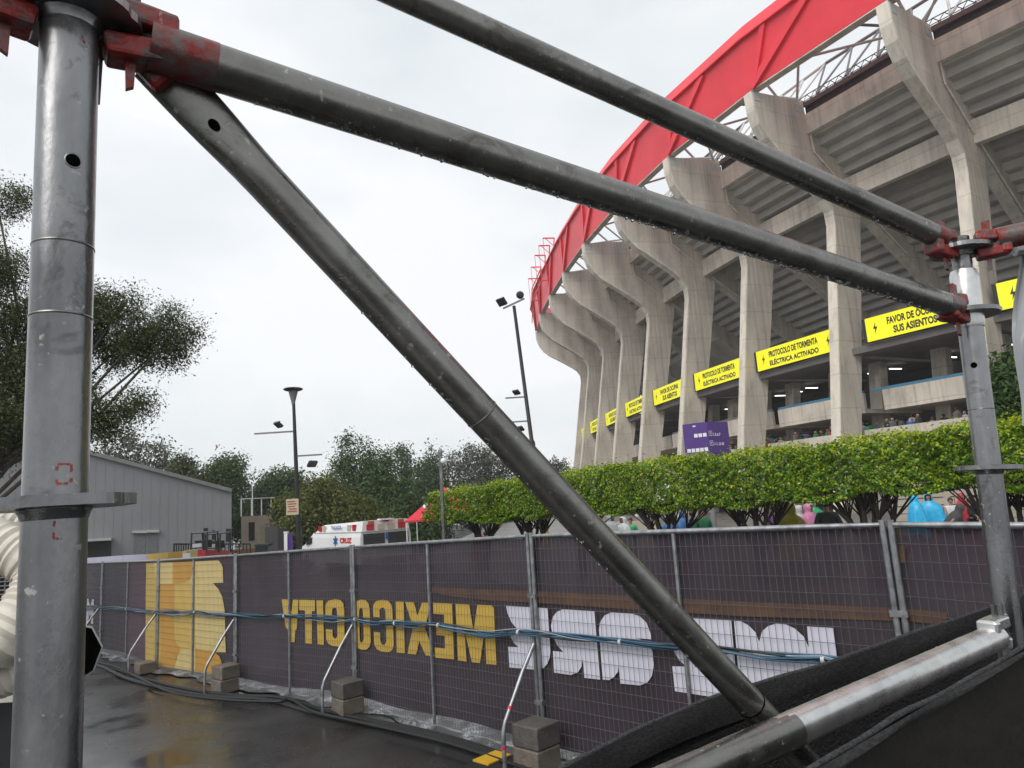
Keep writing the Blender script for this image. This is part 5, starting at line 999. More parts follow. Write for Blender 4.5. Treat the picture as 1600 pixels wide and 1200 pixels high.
# cable bundle tied along the fence
CP = [(100, 944), (127, 947), (152, 947), (198, 951), (248, 955), (305, 956), (370, 960), (445, 962), (500, 963), (556, 967), (618, 973), (686, 976), (725, 983), (760, 989), (811, 987), (880, 991), (970, 1002), (1048, 1006), (1112, 1012), (1256, 1027), (1287, 1029), (1378, 1042)]
CF = [px2f(x, y, -.045) for x, y in CP]
c = FP(CF[10][0], CF[10][1], -.05); cb = thing('cable_bundle', c, 'bundle of blue and dark cables tied along the fence at mid height', 'cables')
ties = [CF[i][0] for i in (3, 5, 7, 9, 10, 11, 14, 16, 18, 20)]
S_all = np.arange(CF[0][0], CF[-1][0], .09); ZZ = np.interp(S_all, [f[0] for f in CF], [f[1] for f in CF])
for j, m in enumerate(('cable_blue', 'cable_teal', 'cable_blue', 'cable_black', 'cable_teal', 'cable_blue', 'cable_white')):
    ph = j * 1.7; pts = []
    for s, z in zip(S_all, ZZ):
        dt = min(abs(s - q) for q in ties); loose = min(1, dt / .55); sag = .045 * loose * (.5 + .5 * math.sin(s * 1.1 + ph * 2)) * (1.4 if j in (2, 6) else .6)
        pts.append(FP(s, z - sag + .016 * math.sin(s * 2.6 + ph) + (j - 3) * .004, -.05 - .012 * math.cos(s * 3.3 + ph)))
    mb = MB(); mb.tube(pts, .0085 if j != 6 else .005, 6); mb.build('cable', mat[m], cb, True)
q = [FP(px2f(813, 987, -.06)[0], px2f(813, 987, -.06)[1], -.07)] + [onplane(x, y, JP[5], JP[6], -.09 - .06 * k) for k, (x, y) in enumerate(((824, 1004), (818, 1040), (797, 1080)))]
for s in ties:
    mb = MB(); z = np.interp(s, S_all, ZZ); p0 = FP(s - .012, z - .005, -.05); p1 = FP(s + .012, z - .005, -.05); mb.tube([p0, p1], .027, 10); mb.build('cable_tie', mat['tie'], cb, True)
# braces and blocks at the panel joints
def brace(k, label, mark=False):
    a, d, n = fseg(k - 1); a2, d2, n2 = fseg(k if k < len(SEG) else k - 1); n = (n + n2) / np.linalg.norm(n + n2); J = JP[k]; tz = TZ[k]; g = tz - HF
    O = lambda out, z, al=0.0: np.array((*(J - n * out + d * al), z)); t = thing('fence_brace', O(.3, g - .04), label, 'brace', 'bent steel braces behind the fence joints')
    zt = tz - .98; pts = [O(.03, zt), O(.20, zt - .22), O(.36, zt - .46), O(.44, zt - .58), O(.47, zt - .66), O(.475, zt - .75), O(.475, g + .02)]
    mb = MB(); mb.tube(pts, .0195, 10); st = mb.build('stay', mat['fence_steel'], t, True)
    if mark:
        for i0, i1, f in ((2, 3, .2), (5, 6, .15)):
            p, q = pts[i0], pts[i1]; e = (q - p) / np.linalg.norm(q - p); c_ = p + (q - p) * f; mb = MB(); mb.tube([c_ - e * .013, c_ + e * .013], .022, 10); mb.build('red_tape', mat['redprint'], st, True)
    mb = MB(); mb.tube([O(.52, g - .01), O(-.25, g - .01)], .0195, 8); mb.tube([O(.475, g - .01, -.02), O(.475, g - .01, .42), O(-.2, g - .01, .42)], .0195, 8); mb.build('base_frame', mat['fence_steel'], t, True)
    return O, g
BL = [(2, 'fence brace beside the left scaffold pole', 0), (3, 'fence brace at the left side of the yellow emblem', 1), (4, 'fence brace at the right side of the yellow emblem', 2), (5, 'fence brace below the ambulance', 2), (6, 'fence brace with two red tape marks', 2)]
for k, lab, nb in BL:
    O, g = brace(k, lab, k == 6)
    a, d, n = fseg(k); an = math.atan2(d[1], d[0])
    for j in range(nb):
        cc = O(.235, g + .035 + .19 * (j + .5), .16); mb = MB(); s = (.31, .29, .185); mb.box(cc + np.array((rng.uniform(-.012, .012), rng.uniform(-.012, .012), 0)), s[0] if k > 3 else .29, s[1], s[2], an + rng.uniform(-.03, .03))
        o = mb.build('concrete_block', mat['block'] if j == 0 or k == 4 else mat['block_dark'], org=cc - (0, 0, .0925))
        where = {3: 'at the left of the yellow emblem', 4: 'at the right of the yellow emblem', 5: 'on the brace below the ambulance', 6: 'beside the red taped brace'}[k]
        tag(o, (('lower' if j == 0 else 'upper') + ' of two concrete blocks ' if nb == 2 else 'single low concrete block ') + where, 'concrete block', 'concrete ballast blocks on the fence braces')
        bv = o.modifiers.new('b', 'BEVEL'); bv.width = .012; bv.segments = 2
# black cables on the ground
def ground_cable(pts, dz, r, label):
    P = [atground(x, y, dz) for x, y in pts]; S_ = []
    for i in range(len(P) - 1):
        for f in np.linspace(0, 1, 8, endpoint=False):
            p0, p1, p2, p3 = P[max(i - 1, 0)], P[i], P[i + 1], P[min(i + 2, len(P) - 1)]; S_.append(.5 * ((2 * p1) + (-p0 + p2) * f + (2 * p0 - 5 * p1 + 4 * p2 - p3) * f * f + (-p0 + 3 * p1 - 3 * p2 + p3) * f ** 3))
    mb = MB(); mb.tube(S_, r, 8); o = mb.build('ground_cable', mat['cable_black'], org=tuple(S_[len(S_) // 2]), smooth=True); tag(o, label, 'cable', 'black cables lying along the fence foot')
ground_cable([(120, 1036), (157, 1041), (202, 1061), (282, 1081), (345, 1089), (415, 1093), (477, 1110), (533, 1124), (618, 1139), (703, 1156), (774, 1180), (840, 1200), (900, 1222)], .03, .03, 'thick black cable, outermost along the fence foot')
ground_cable([(120, 1034), (170, 1042), (230, 1062), (300, 1078), (370, 1086), (440, 1090), (500, 1108), (570, 1124), (650, 1139), (730, 1160), (800, 1184), (880, 1212)], .03, .025, 'black cable between the outermost one and the braces')
ground_cable([(120, 1030), (175, 1040), (215, 1058), (270, 1082), (350, 1093), (430, 1096), (455, 1093), (490, 1112), (560, 1128), (690, 1158), (780, 1187), (850, 1210)], .075, .018, 'thin black cable riding on top of the thick ones')
# pale hail lying along the fence foot
def hail():
    m = bpy.data.materials.new('melting hail'); m.use_nodes = True; t = m.node_tree; b = t.nodes['Principled BSDF']; l = t.links.new; tcn = N(t, 'ShaderNodeTexCoord')
    n1 = N(t, 'ShaderNodeTexNoise'); n1.inputs['Scale'].default_value = 2.6; n1.inputs['Detail'].default_value = 8; n1.inputs['Roughness'].default_value = .7; n2 = N(t, 'ShaderNodeTexVoronoi'); n2.inputs['Scale'].default_value = 60
    l(tcn.outputs['Object'], n1.inputs['Vector']); l(tcn.outputs['Object'], n2.inputs['Vector']); rp = N(t, 'ShaderNodeValToRGB'); e = rp.color_ramp.elements; e[0].position = .40; e[0].color = (.045, .045, .046, 1); e[1].position = .56; e[1].color = (.50, .52, .55, 1)
    ad = N(t, 'ShaderNodeMath', operation='MULTIPLY_ADD'); ad.inputs[1].default_value = -.22; l(n2.outputs['Distance'], ad.inputs[0]); l(n1.outputs['Fac'], ad.inputs[2]); l(ad.outputs[0], rp.inputs['Fac']); l(rp.outputs['Color'], b.inputs['Base Color']); b.inputs['Roughness'].default_value = .3
    bp = N(t, 'ShaderNodeBump'); bp.inputs['Strength'].default_value = .5; bp.inputs['Distance'].default_value = .02; l(n2.outputs['Distance'], bp.inputs['Height']); l(bp.outputs['Normal'], b.inputs['Normal'])
    V = []; ss = np.arange(3.0, SS[-1] - .3, .1); cols = 9
    for s in ss:
        w0 = -.13 - .06 * math.sin(s * 2.3) - .04 * math.sin(s * 7.1); w1 = .75 + .1 * math.sin(s * 1.7)
        for j in range(cols): p = FP(s, 0, w0 + (w1 - w0) * j / (cols - 1)); e_ = min(j, cols - 1 - j); V.append((p[0], p[1], zg(p[0]) + .016 + (.022 if e_ else -.0) + (.012 * math.sin(s * 9 + j * 2.1) if e_ else 0)))
    o = raw('hail', V, [(i * cols + j, (i + 1) * cols + j, (i + 1) * cols + j + 1, i * cols + j + 1) for i in range(len(ss) - 1) for j in range(cols - 1)], m, smooth=True); tag(o, 'pale melting hail strewn along the fence foot', kind='stuff')
hail()
# printed hoarding standing behind the fence on the left
def hoarding():
    pts = [(95, 875, 'lavender'), (148, 871, 'lavender'), (192, 868, 'lavender'), (230, 866, 'byellow'), (263, 863, 'borange'), (291, 861, 'borange')]
    W_ = [onplane(x, y, JP[1], JP[4], 1.3) for x, y, _ in pts]; W_.append(onplane(309, 858, JP[1], JP[4], 2.4)); c = W_[3]; t = thing('printed_hoarding', (c[0], c[1], zg(c[0])), 'row of lavender and yellow printed boards standing behind the fence', 'hoarding')
    for i in range(len(W_) - 1):
        a, b = W_[i], W_[i + 1]; d = (b - a); d[2] = 0; Ln = np.linalg.norm(d); d /= Ln; a2 = a + d * .008; b2 = b - d * .008; n = np.array((-d[1], d[0], 0)); n = n if n @ a > 0 else -n
        A = [np.array((a2[0], a2[1], zg(a2[0]) - .05)), np.array((b2[0], b2[1], zg(b2[0]) - .05)), b2, a2]; mb = MB(); mb.prism(A, [p + n * .08 for p in A]); mb.build('board', mat[pts[i][2]] if i < 5 else mat['bpale'], t)
    a = W_[5]; mb = MB(); mb.box(a + np.array((.15, -.3, -.12)), .16, .03, .16); mb.build('white_notice', mat['signwhite'], t)
hoarding()

# ------------------------------------------------------------------ air conditioner and ducts by the left pole
def ribbed(name, pts, r, parent, ring=.026, n=22):
    P = [np.array(p, float) for p in pts]; D = []
    for i in range(len(P) - 1):
        for f in np.linspace(0, 1, 12, endpoint=False):
            p0, p1, p2, p3 = P[max(i - 1, 0)], P[i], P[i + 1], P[min(i + 2, len(P) - 1)]; D.append(.5 * ((2 * p1) + (-p0 + p2) * f + (2 * p0 - 5 * p1 + 4 * p2 - p3) * f * f + (-p0 + 3 * p1 - 3 * p2 + p3) * f ** 3))
    L_ = np.concatenate([[0], np.cumsum([np.linalg.norm(b - a) for a, b in zip(D[:-1], D[1:])])]); T = np.arange(0, L_[-1], ring / 4); Q = np.stack([np.interp(T, L_, [d[k] for d in D]) for k in range(3)], 1)
    R = [r * (1 + .05 * math.cos(2 * PI * t_ / ring) + .02 * math.sin(t_ * 17) + .015 * rng.normal()) for t_ in T]; mb = MB(); mb.tube(list(Q), R, n); return mb.build(name, mat['duct'], parent, True)
def aircon():
    D = 3.0; b = at(-30, 1075, D); zb = zg(b[0]); t = thing('air_conditioner', (b[0], D, zb), 'dirty white air conditioner with black grille behind the left pole', 'air conditioner')
    x1 = at(52, 1000, D)[0]; zt = at(0, 870, D)[2]; x0 = x1 - .9; DP = .14; z1 = at(0, 1060, D)[2]; z2 = at(0, 965, D)[2]
    mb = MB(); mb.box(((x0 + x1) / 2, D + .07 + DP / 2, (zt + z2) / 2 + .02), .9, DP, zt - z2 + .0); mb.build('upper_casing', mat['acwhite'], t)
    mb = MB(); mb.box(((x0 + x1) / 2, D + .05 + DP / 2, (z2 + z1) / 2 - .002), .9, DP + .04, z2 - z1 - .004 + .02); mb.build('lower_casing', mat['acwhite'], t)
    mb = MB(); mb.box(((x0 + x1) / 2, D + .06, z1 - .04), .94, .34, .06); mb.build('tray', mat['acwhite'], t)
    mb = MB(); mb.box(((x0 + x1) / 2, D + .1, (z1 - .07 + zb) / 2), .8, .2, z1 - .07 - zb - .01); mb.build('stand', mat['darksteel'], t)
    mb = MB(); g0, g1 = at(-10, 962, D)[2] + .03, at(0, 890, D)[2]; mb.box(((x0 + x1) / 2, D + .055, (g0 + g1) / 2), .84, .02, g1 - g0); gr = mb.build('grille', mat['darksteel'], t)
    mb = MB()
    for k in range(30): x = x0 + .04 + .82 * k / 29; mb.box((x, D + .035, (g0 + g1) / 2), .005, .006, g1 - g0)
    for k in range(10): mb.box(((x0 + x1) / 2, D + .03, g0 + (g1 - g0) * k / 9), .84, .006, .005)
    o = mb.build('grille_wire', mat['greysteel'], gr); o['kind'] = 'stuff'
    t2 = thing('flexible_duct', at(40, 1046, 2.5), 'short cream ribbed duct ending in a black octagonal flange behind the pole', 'duct', 'cream ribbed ducts')
    ribbed('duct_hose', [at(0, 1062, 2.5), at(40, 1046, 2.5), at(70, 1034, 2.55), at(98, 1022, 2.6)], .06, t2)
    c = at(106, 1022, 2.62); mb = MB(); ax = np.array((.72, -.69, .05)); pr = [(.105, -.012), (.112, -.006), (.112, .006), (.105, .012)]; mb.lathe(pr, c, ax, 8); mb.build('rim', mat['trimgrey'], t2)
    mb = MB(); mb.lathe([(.104, -.0135), (.104, .0135)], c, ax, 8); mb.build('end_flange', mat['hole'], t2)
    t3 = thing('flexible_duct', at(0, 830, 2.6), 'upper cream ribbed duct arching out from the left edge', 'duct', 'cream ribbed ducts')
    ribbed('duct_hose', [at(-90, 838, 2.62), at(-30, 842, 2.6), at(15, 858, 2.58), at(62, 892, 2.6), at(85, 960, 2.68)], .084, t3)
    t5 = thing('flexible_duct', at(0, 1000, 2.4), 'cream ribbed duct bending down below the black grille', 'duct', 'cream ribbed ducts')
    ribbed('duct_hose', [at(88, 868, 2.5), at(62, 925, 2.45), at(34, 968, 2.4), at(0, 1002, 2.38), at(-70, 1020, 2.4)], .088, t5)
    t4 = thing('flexible_duct', at(0, 800, 3.0), 'cream ribbed duct end peeping above the arching one', 'duct', 'cream ribbed ducts')
    ribbed('duct_hose', [at(-60, 796, 2.95), at(10, 808, 2.9), at(70, 832, 2.92)], .062, t4)
aircon()

# ------------------------------------------------------------------ scaffold in front
LB = np.array((*at(105, 400, .60)[:2], 0)); LT_ = at(112, 10, .60); RP0 = at(1577, 985, 1.5); RP1 = at(1495, 345, 1.5)
lp_bot = at(72, 1250, .60); lp_top = at(113, -60, .60); TR = .0243
def tubeobj(name, pts, r, m, parent, n=28, r2=None): mb = MB(); mb.tube(pts, r, n); return mb.build(name, m, parent, True)
def drops(p, q, cnt, parent, down=(0, 0, -1), r=TR, big=1.0):
    p = np.array(p, float); q = np.array(q, float); d = (q - p) / np.linalg.norm(q - p); dn = np.array((0, 0, -1.)); dn -= d * (dn @ d); dn /= np.linalg.norm(dn); side = np.cross(d, dn); mb = MB()
    for _ in range(cnt):
        f = rng.uniform(.02, .98); a = rng.normal(0, .17); s = (.0008 + .0017 * rng.random() ** 2) * big; c = p + (q - p) * f + (dn * math.cos(a) + side * math.sin(a)) * (r + s * .35); mb.ball(c, s, 7, 5, (1, 1, 1.25))
    o = mb.build('water_drop', mat['water'], parent, True, fix=False); o['kind'] = 'stuff'
def rosette(parent, c, ax, R=.061):
    mb = MB(); ax = np.array(ax, float); ax /= np.linalg.norm(ax); x = np.cross(ax, (0, 1, 0)); x /= np.linalg.norm(x); y = np.cross(ax, x); n = 48; V = []; prof = [(0, TR + .0005), (.0, 1), (1, 1), (1, TR + .0005)]
    def rad(k): a = 2 * PI * k / n; return R * (1 - .045 * max(0, math.cos(8 * a)) ** 3)
    for h, kind in ((-.0045, 0), (-.0045, 1), (.0045, 1), (.0045, 0)):
        for k in range(n): a = 2 * PI * k / n; r = rad(k) if kind else TR + .0006; V.append(np.array(c) + ax * h + (x * math.cos(a) + y * math.sin(a)) * r)
    mb.add(V, [(j * n + k, j * n + (k + 1) % n, ((j + 1) % 4) * n + (k + 1) % n, ((j + 1) % 4) * n + k) for j in range(4) for k in range(n)]); return mb.build('rosette', mat['steel'], parent)
def weldring(parent, c, ax, up=1):
    mb = MB(); mb.lathe([(TR + .0004, -.009), (TR + .002, -.004), (TR + .0045, 0)], c, ax, 28, cap=False); return mb.build('weld_bead', mat['steel'], parent, True, fix=False)
def standard(label, p, q, ros, name='scaffold_standard'):
    p = np.array(p); q = np.array(q); ax = (q - p) / np.linalg.norm(q - p); t = thing(name, p, label, 'scaffold pole', 'scaffold poles'); tubeobj('tube', [p, q], TR, mat['steel'], t, 40)
    P_ = lambda px, py, Y: at(px, py, Y)
    for c in ros: rosette(t, c, ax); weldring(t, np.array(c) - ax * .005, ax)
    return t, ax
LPf = lambda f: lp_bot + (lp_top - lp_bot) * f
def lp_at(y):   # point of the left pole at image row y
    f = (1250 - y) / 1310.0; lo, hi = 0., 1.
    for _ in range(40):
        m = (lo + hi) / 2; p = LPf(m); d = p[1] * cp + p[2] * sp_; u = -p[1] * sp_ + p[2] * cp; yy = 600 - F * (p[0] * sr + u * cr) / d
        if yy > y: lo = m
        else: hi = m
    return LPf((lo + hi) / 2)
left, lax = standard('thick weathered scaffold pole standing at the left, nearest the camera', lp_bot, lp_top, [lp_at(786), lp_at(28)])
# hole, joint line and red marks
def on_tube(p, ax, toward, r): t_ = np.array(toward) - np.array(p); t_ -= ax * (t_ @ ax); t_ /= np.linalg.norm(t_); return t_
def tube_spot(parent, c, ax, ang, r, h, nm, m, thick=.0006, R=TR):
    tw = on_tube(c, ax, (0, 0, c[2]), 1); sd_ = np.cross(ax, tw); V = []; n = 16
    V = []; 
    for k in range(n):
        a = 2 * PI * k / n; an = ang + r * math.cos(a) / R; V.append(np.array(c) + ax * h * math.sin(a) + (tw * math.cos(an) + sd_ * math.sin(an)) * (R + thick))
    V.append(np.array(c) + (tw * math.cos(ang) + sd_ * math.sin(ang)) * (R + thick * .9)); mb = MB(); mb.add(V, [(k, (k + 1) % n, n) for k in range(n)]); return mb.build(nm, mat[m], parent, fix=False)
for nm, y, ang, r, h, m, th in (('pin_hole', 267, .22, .0058, .0060, 'hole', .0006),):
    tube_spot(left, lp_at(y), lax, ang, r, h, nm, m, th); 
mbx = MB(); c_ = lp_at(267); tw = on_tube(c_, lax, (0, 0, c_[2]), 1); sdv = np.cross(lax, tw); cc_ = c_ + (tw * math.cos(.22) + sdv * math.sin(.22)) * (TR + .0004)
pts_ = [c_ + lax * .0066 * math.sin(2 * PI * k / 18) + (tw * math.cos(.22 + .0064 / TR * math.cos(2 * PI * k / 18)) + sdv * math.sin(.22 + .0064 / TR * math.cos(2 * PI * k / 18))) * (TR + .0002) for k in range(19)]; mbx.tube(pts_, .0007, 6); mbx.build('hole_rim', mat['steel'], left, True)
for y in (498, 388): mb = MB(); mb.lathe([(TR + .0002, -.0011), (TR + .0007, 0), (TR + .0002, .0011)], lp_at(y), lax, 40, cap=False); mb.build('joint_line', mat['steel_dark'], left, True, fix=False)
def red_strokes(y, segs):
    c = lp_at(y); tw = on_tube(c, lax, (0, 0, c[2]), 1); sdv = np.cross(lax, tw); mb = MB()
    for (x0, z0, x1, z1) in segs:
        n = 9; L0 = np.array((x0, z0)); L1 = np.array((x1, z1)); dd = L1 - L0; e = np.array((-dd[1], dd[0])) / np.linalg.norm(dd) * .0011
        for k in range(n):
            if rng.random() < .3: continue
            a = L0 + dd * k / n; b = L0 + dd * (k + 1) / n; V = []
            for q in (a - e * rng.uniform(.4, 1.2), b - e * rng.uniform(.4, 1.3), b + e * rng.uniform(.4, 1.2), a + e * rng.uniform(.5, 1.2)): an = q[0] / TR; V.append(c + lax * q[1] + (tw * math.cos(an) + sdv * math.sin(an)) * (TR + .0004))
            mb.add(V, [(0, 1, 2, 3)])
    mb.build('red_mark', mat['redmark'], left, fix=False)
red_strokes(744, [(.0005, .008, .0005, -.008), (.0005, .008, .011, .008), (.011, .008, .011, -.007), (.0005, -.008, .011, -.008)]); red_strokes(828, [(-.0005, .007, -.0005, -.007), (-.0005, -.007, .005, -.008)]); red_strokes(80, [(.010, .004, .012, -.002)])
# right pole
rq = np.array((RP1 - RP0)); rq /= np.linalg.norm(rq)
def rp_at(y):
    lo, hi = -.2, 1.2
    for _ in range(40):
        m = (lo + hi) / 2; p = RP0 + (RP1 - RP0) * m; d = p[1] * cp + p[2] * sp_; u = -p[1] * sp_ + p[2] * cp; yy = 600 - F * (p[0] * sr + u * cr) / d
        if yy > y: lo = m
        else: hi = m
    return RP0 + (RP1 - RP0) * (lo + hi) / 2
right, rax = standard('scaffold pole standing at the right with red couplers at its top', rp_at(1120), rp_at(492), [rp_at(731), rp_at(490), rp_at(392)])
tubeobj('spigot', [rp_at(492), rp_at(372)], .0195, mat['steel'], right); mb = MB(); mb.tube([rp_at(512), rp_at(506), rp_at(432), rp_at(424)], [.0262, .0285, .0285, .0255], 30); mb.build('sleeve', mat['steel_light'], right, True)
tube_spot(right, rp_at(573), rax, -.1, .0062, .0064, 'pin_hole', 'hole')
mb = MB(); mb.lathe([(TR + .0003, -.001), (TR + .0007, 0), (TR + .0003, .001)], rp_at(640), rax, 36, cap=False); mb.build('joint_line', mat['steel_dark'], right, True, fix=False)
# ledgers
def coupler(parent, p, d, ax, tilt=0.0, wedge=True, m='redpaint'):
    """ledger head: a jaw above and below the rosette with a wedge pin; d points away from the pole"""
    d = np.array(d, float); d -= np.array(ax) * (d @ ax); d /= np.linalg.norm(d); s = np.cross(ax, d); p = np.array(p, float)
    mb = MB()
    for sg in (1, -1):
        pr = [(.026, .010 * sg), (.030, .032 * sg), (.062, .030 * sg), (.092, .026 * sg), (.092, .006 * sg), (.066, .0065 * sg)]
        A = [p + d * a + np.array(ax) * b - s * .017 for a, b in pr]; B = [p + d * a + np.array(ax) * b + s * .017 for a, b in pr]; mb.prism(A, B)
    mb.obox(p + d * .083, d, s, ax, .02, .038, .05); o = mb.build('coupler_head', mat[m], parent); bv = o.modifiers.new('b', 'BEVEL'); bv.width = .004; bv.segments = 2
    if wedge: mb = MB(); A = [(.044, .052), (.060, .055), (.054, -.056), (.047, -.060)]; mb.prism([p + d * a + np.array(ax) * b - s * .003 for a, b in A], [p + d * a + np.array(ax) * b + s * .003 for a, b in A]); mb.build('wedge_pin', mat['redworn' if m == 'redpaint' else 'steel_dark'], parent)
    return o
def ledger(label, p, q, m, ends, nd, red=(.0, .0), name='scaffold_ledger', cat='scaffold tube'):
    p = np.array(p); q = np.array(q); d = (q - p) / np.linalg.norm(q - p); t = thing(name, (p + q) / 2, label, cat, 'scaffold tubes'); tubeobj('tube', [p + d * .07, q - d * .06], TR, mat[m], t, 36)
    if red[0]: mb = MB(); mb.tube([p + d * .068, p + d * (.07 + red[0])], TR + .0006, 36); mb.build('painted_end', mat['redworn'], t, True)
    if red[1]: mb = MB(); mb.tube([q - d * .058, q - d * (.06 + red[1])], TR + .0006, 36); mb.build('painted_end', mat['redworn'], t, True)
    if nd: drops(p + d * (.08 + red[0]), q - d * .1, nd, t)
    return t, d
pl0, pl1 = LB, np.array((RP0[0], RP0[1], 0))
l1a = lp_at(32); l1b = rp_at(487)
l1, d1 = ledger('wet scaffold tube from the left pole to below the right sleeve', l1a, l1b, 'steel_dark', 0, 330, (.06, .05)); coupler(l1, l1a, d1, lax); coupler(l1, l1b, -d1, rax)
l2b = rp_at(386); l2q = at(648, 0, 1.03); l2a = l2q + (l2q - l2b) / np.linalg.norm(l2q - l2b) * 1.3
l2, d2 = ledger('wet upper scaffold tube running in from the top edge', l2a, l2b, 'steel_dark', 0, 280, (0, .03)); coupler(l2, l2b, -d2, rax)
l3b = at(1720, 340, 1.40); l3, d3 = ledger('scaffold tube with worn red end leaving the right pole sideways', rp_at(386), l3b, 'steel', 0, 90, (.06, 0)); coupler(l3, rp_at(388), d3, rax); 
l4b = at(-150, -40, .52); l4, d4 = ledger('scaffold tube leaving the left pole beyond the left edge', lp_at(22), l4b, 'steel', 0, 0); coupler(l4, lp_at(26), d4, lax)
bq = onplane(1085, 1208, pl0, pl1); bd = RP0 - bq; bd /= np.linalg.norm(bd); bl_a = bq - bd * .45
l5, d5 = ledger('bright wet bottom scaffold tube at the lower right', bl_a, rp_at(986), 'steel_light', 0, 0); coupler(l5, rp_at(984), -d5, rax, wedge=True, m='steel_light')
mb = MB(); mb.tube([bl_a + d5 * .08, onplane(1238, 1140, pl0, pl1)], TR + .0005, 36); mb.build('dull_section', mat['steel_dark'], l5, True)
mbd = MB()
for _ in range(120):
    f = rng.uniform(.45, .97); c = bl_a + (rp_at(986) - bl_a) * f; a = rng.uniform(-1.6, .9); sd_ = np.cross(d5, (0, 0, 1)); sd_ /= np.linalg.norm(sd_); u_ = np.cross(sd_, d5); s = rng.uniform(.0005, .0012); mbd.ball(c + (u_ * math.cos(a) + sd_ * math.sin(a)) * TR, s, 6, 4)
o = mbd.build('water_drop', mat['water'], l5, True, fix=False); o['kind'] = 'stuff'
# diagonal brace with flattened upper end
b0 = onplane(240, 95, pl0, pl1, .03); b1 = onplane(1225, 1155, pl0, pl1, .045); bdir = (b1 - b0) / np.linalg.norm(b1 - b0); b1e = b1 + bdir * .55
bt = thing('scaffold_brace', (b0 + b1) / 2, 'thick diagonal scaffold brace from the upper left to the lower right', 'scaffold brace', 'scaffold tubes')
n_ = 36; sdv = np.cross(bdir, np.cross((0, 1, 0), bdir)); side = np.cross(bdir, (0, 1, 0)); side /= np.linalg.norm(side); nrm = np.cross(side, bdir); mb = MB(); V = []; Ls = [0, .03, .06, .085, .11, .135, .16, .25, 1.0, np.linalg.norm(b1e - b0)]; fl = [.30, .30, .34, .48, .72, .92, 1, 1, 1, 1]
for l_, f_ in zip(Ls, fl):
    for k in range(n_): a = 2 * PI * k / n_; wv = .0222 * (1 + (1 - f_) * .22); V.append(b0 + bdir * l_ + side * math.cos(a) * wv + nrm * math.sin(a) * .0222 * f_)
mb.add(V, [(i * n_ + k, i * n_ + (k + 1) % n_, (i + 1) * n_ + (k + 1) % n_, (i + 1) * n_ + k) for i in range(len(Ls) - 1) for k in range(n_)] + [tuple(range(n_ - 1, -1, -1)), tuple(range((len(Ls) - 1) * n_, len(Ls) * n_))]); mb.build('tube', mat['steel_dark'], bt, True)
ns = -nrm if nrm[1] > 0 else nrm
mb = MB(); hc = b0 + bdir * .085 + ns * (TR * .50 + .0015); mb.add([hc + side * .0052 * math.cos(2 * PI * k / 18) + bdir * .0068 * math.sin(2 * PI * k / 18) for k in range(18)], [tuple(range(18))]); mb.build('pin_hole', mat['hole'], bt, fix=False)
mb = MB(); hp_ = b0 + bdir * .004; mb.obox(hp_ + bdir * -.02, bdir, side, nrm, .09, .044, .05); o = mb.build('coupler_head', mat['redpaint'], bt); bv = o.modifiers.new('b', 'BEVEL'); bv.width = .006; bv.segments = 2
mb = MB(); mb.prism([hp_ + np.array(q) for q in ((-.052, -.03, -.058), (-.043, -.03, -.058), (-.041, -.03, .02), (-.054, -.03, .02))], [hp_ + np.array(q) for q in ((-.052, -.024, -.058), (-.043, -.024, -.058), (-.041, -.024, .02), (-.054, -.024, .02))]); mb.build('wedge_pin', mat['steel_dark'], bt)
for px, py in ((740, 660), (1182, 1088), (1212, 1118)):
    c = onplane(px, py, pl0, pl1, .04); f = (c - b0) @ bdir; mb = MB(); mb.lathe([(.0225, -.0015), (.0232, 0), (.0225, .0015)], b0 + bdir * f, bdir, 36, cap=False); mb.build('band', mat['hole' if px > 900 else 'steel_dark'], bt, True, fix=False)
drops(b0 + bdir * .25, b0 + bdir * 1.1, 60, bt, r=.0222, big=.7)

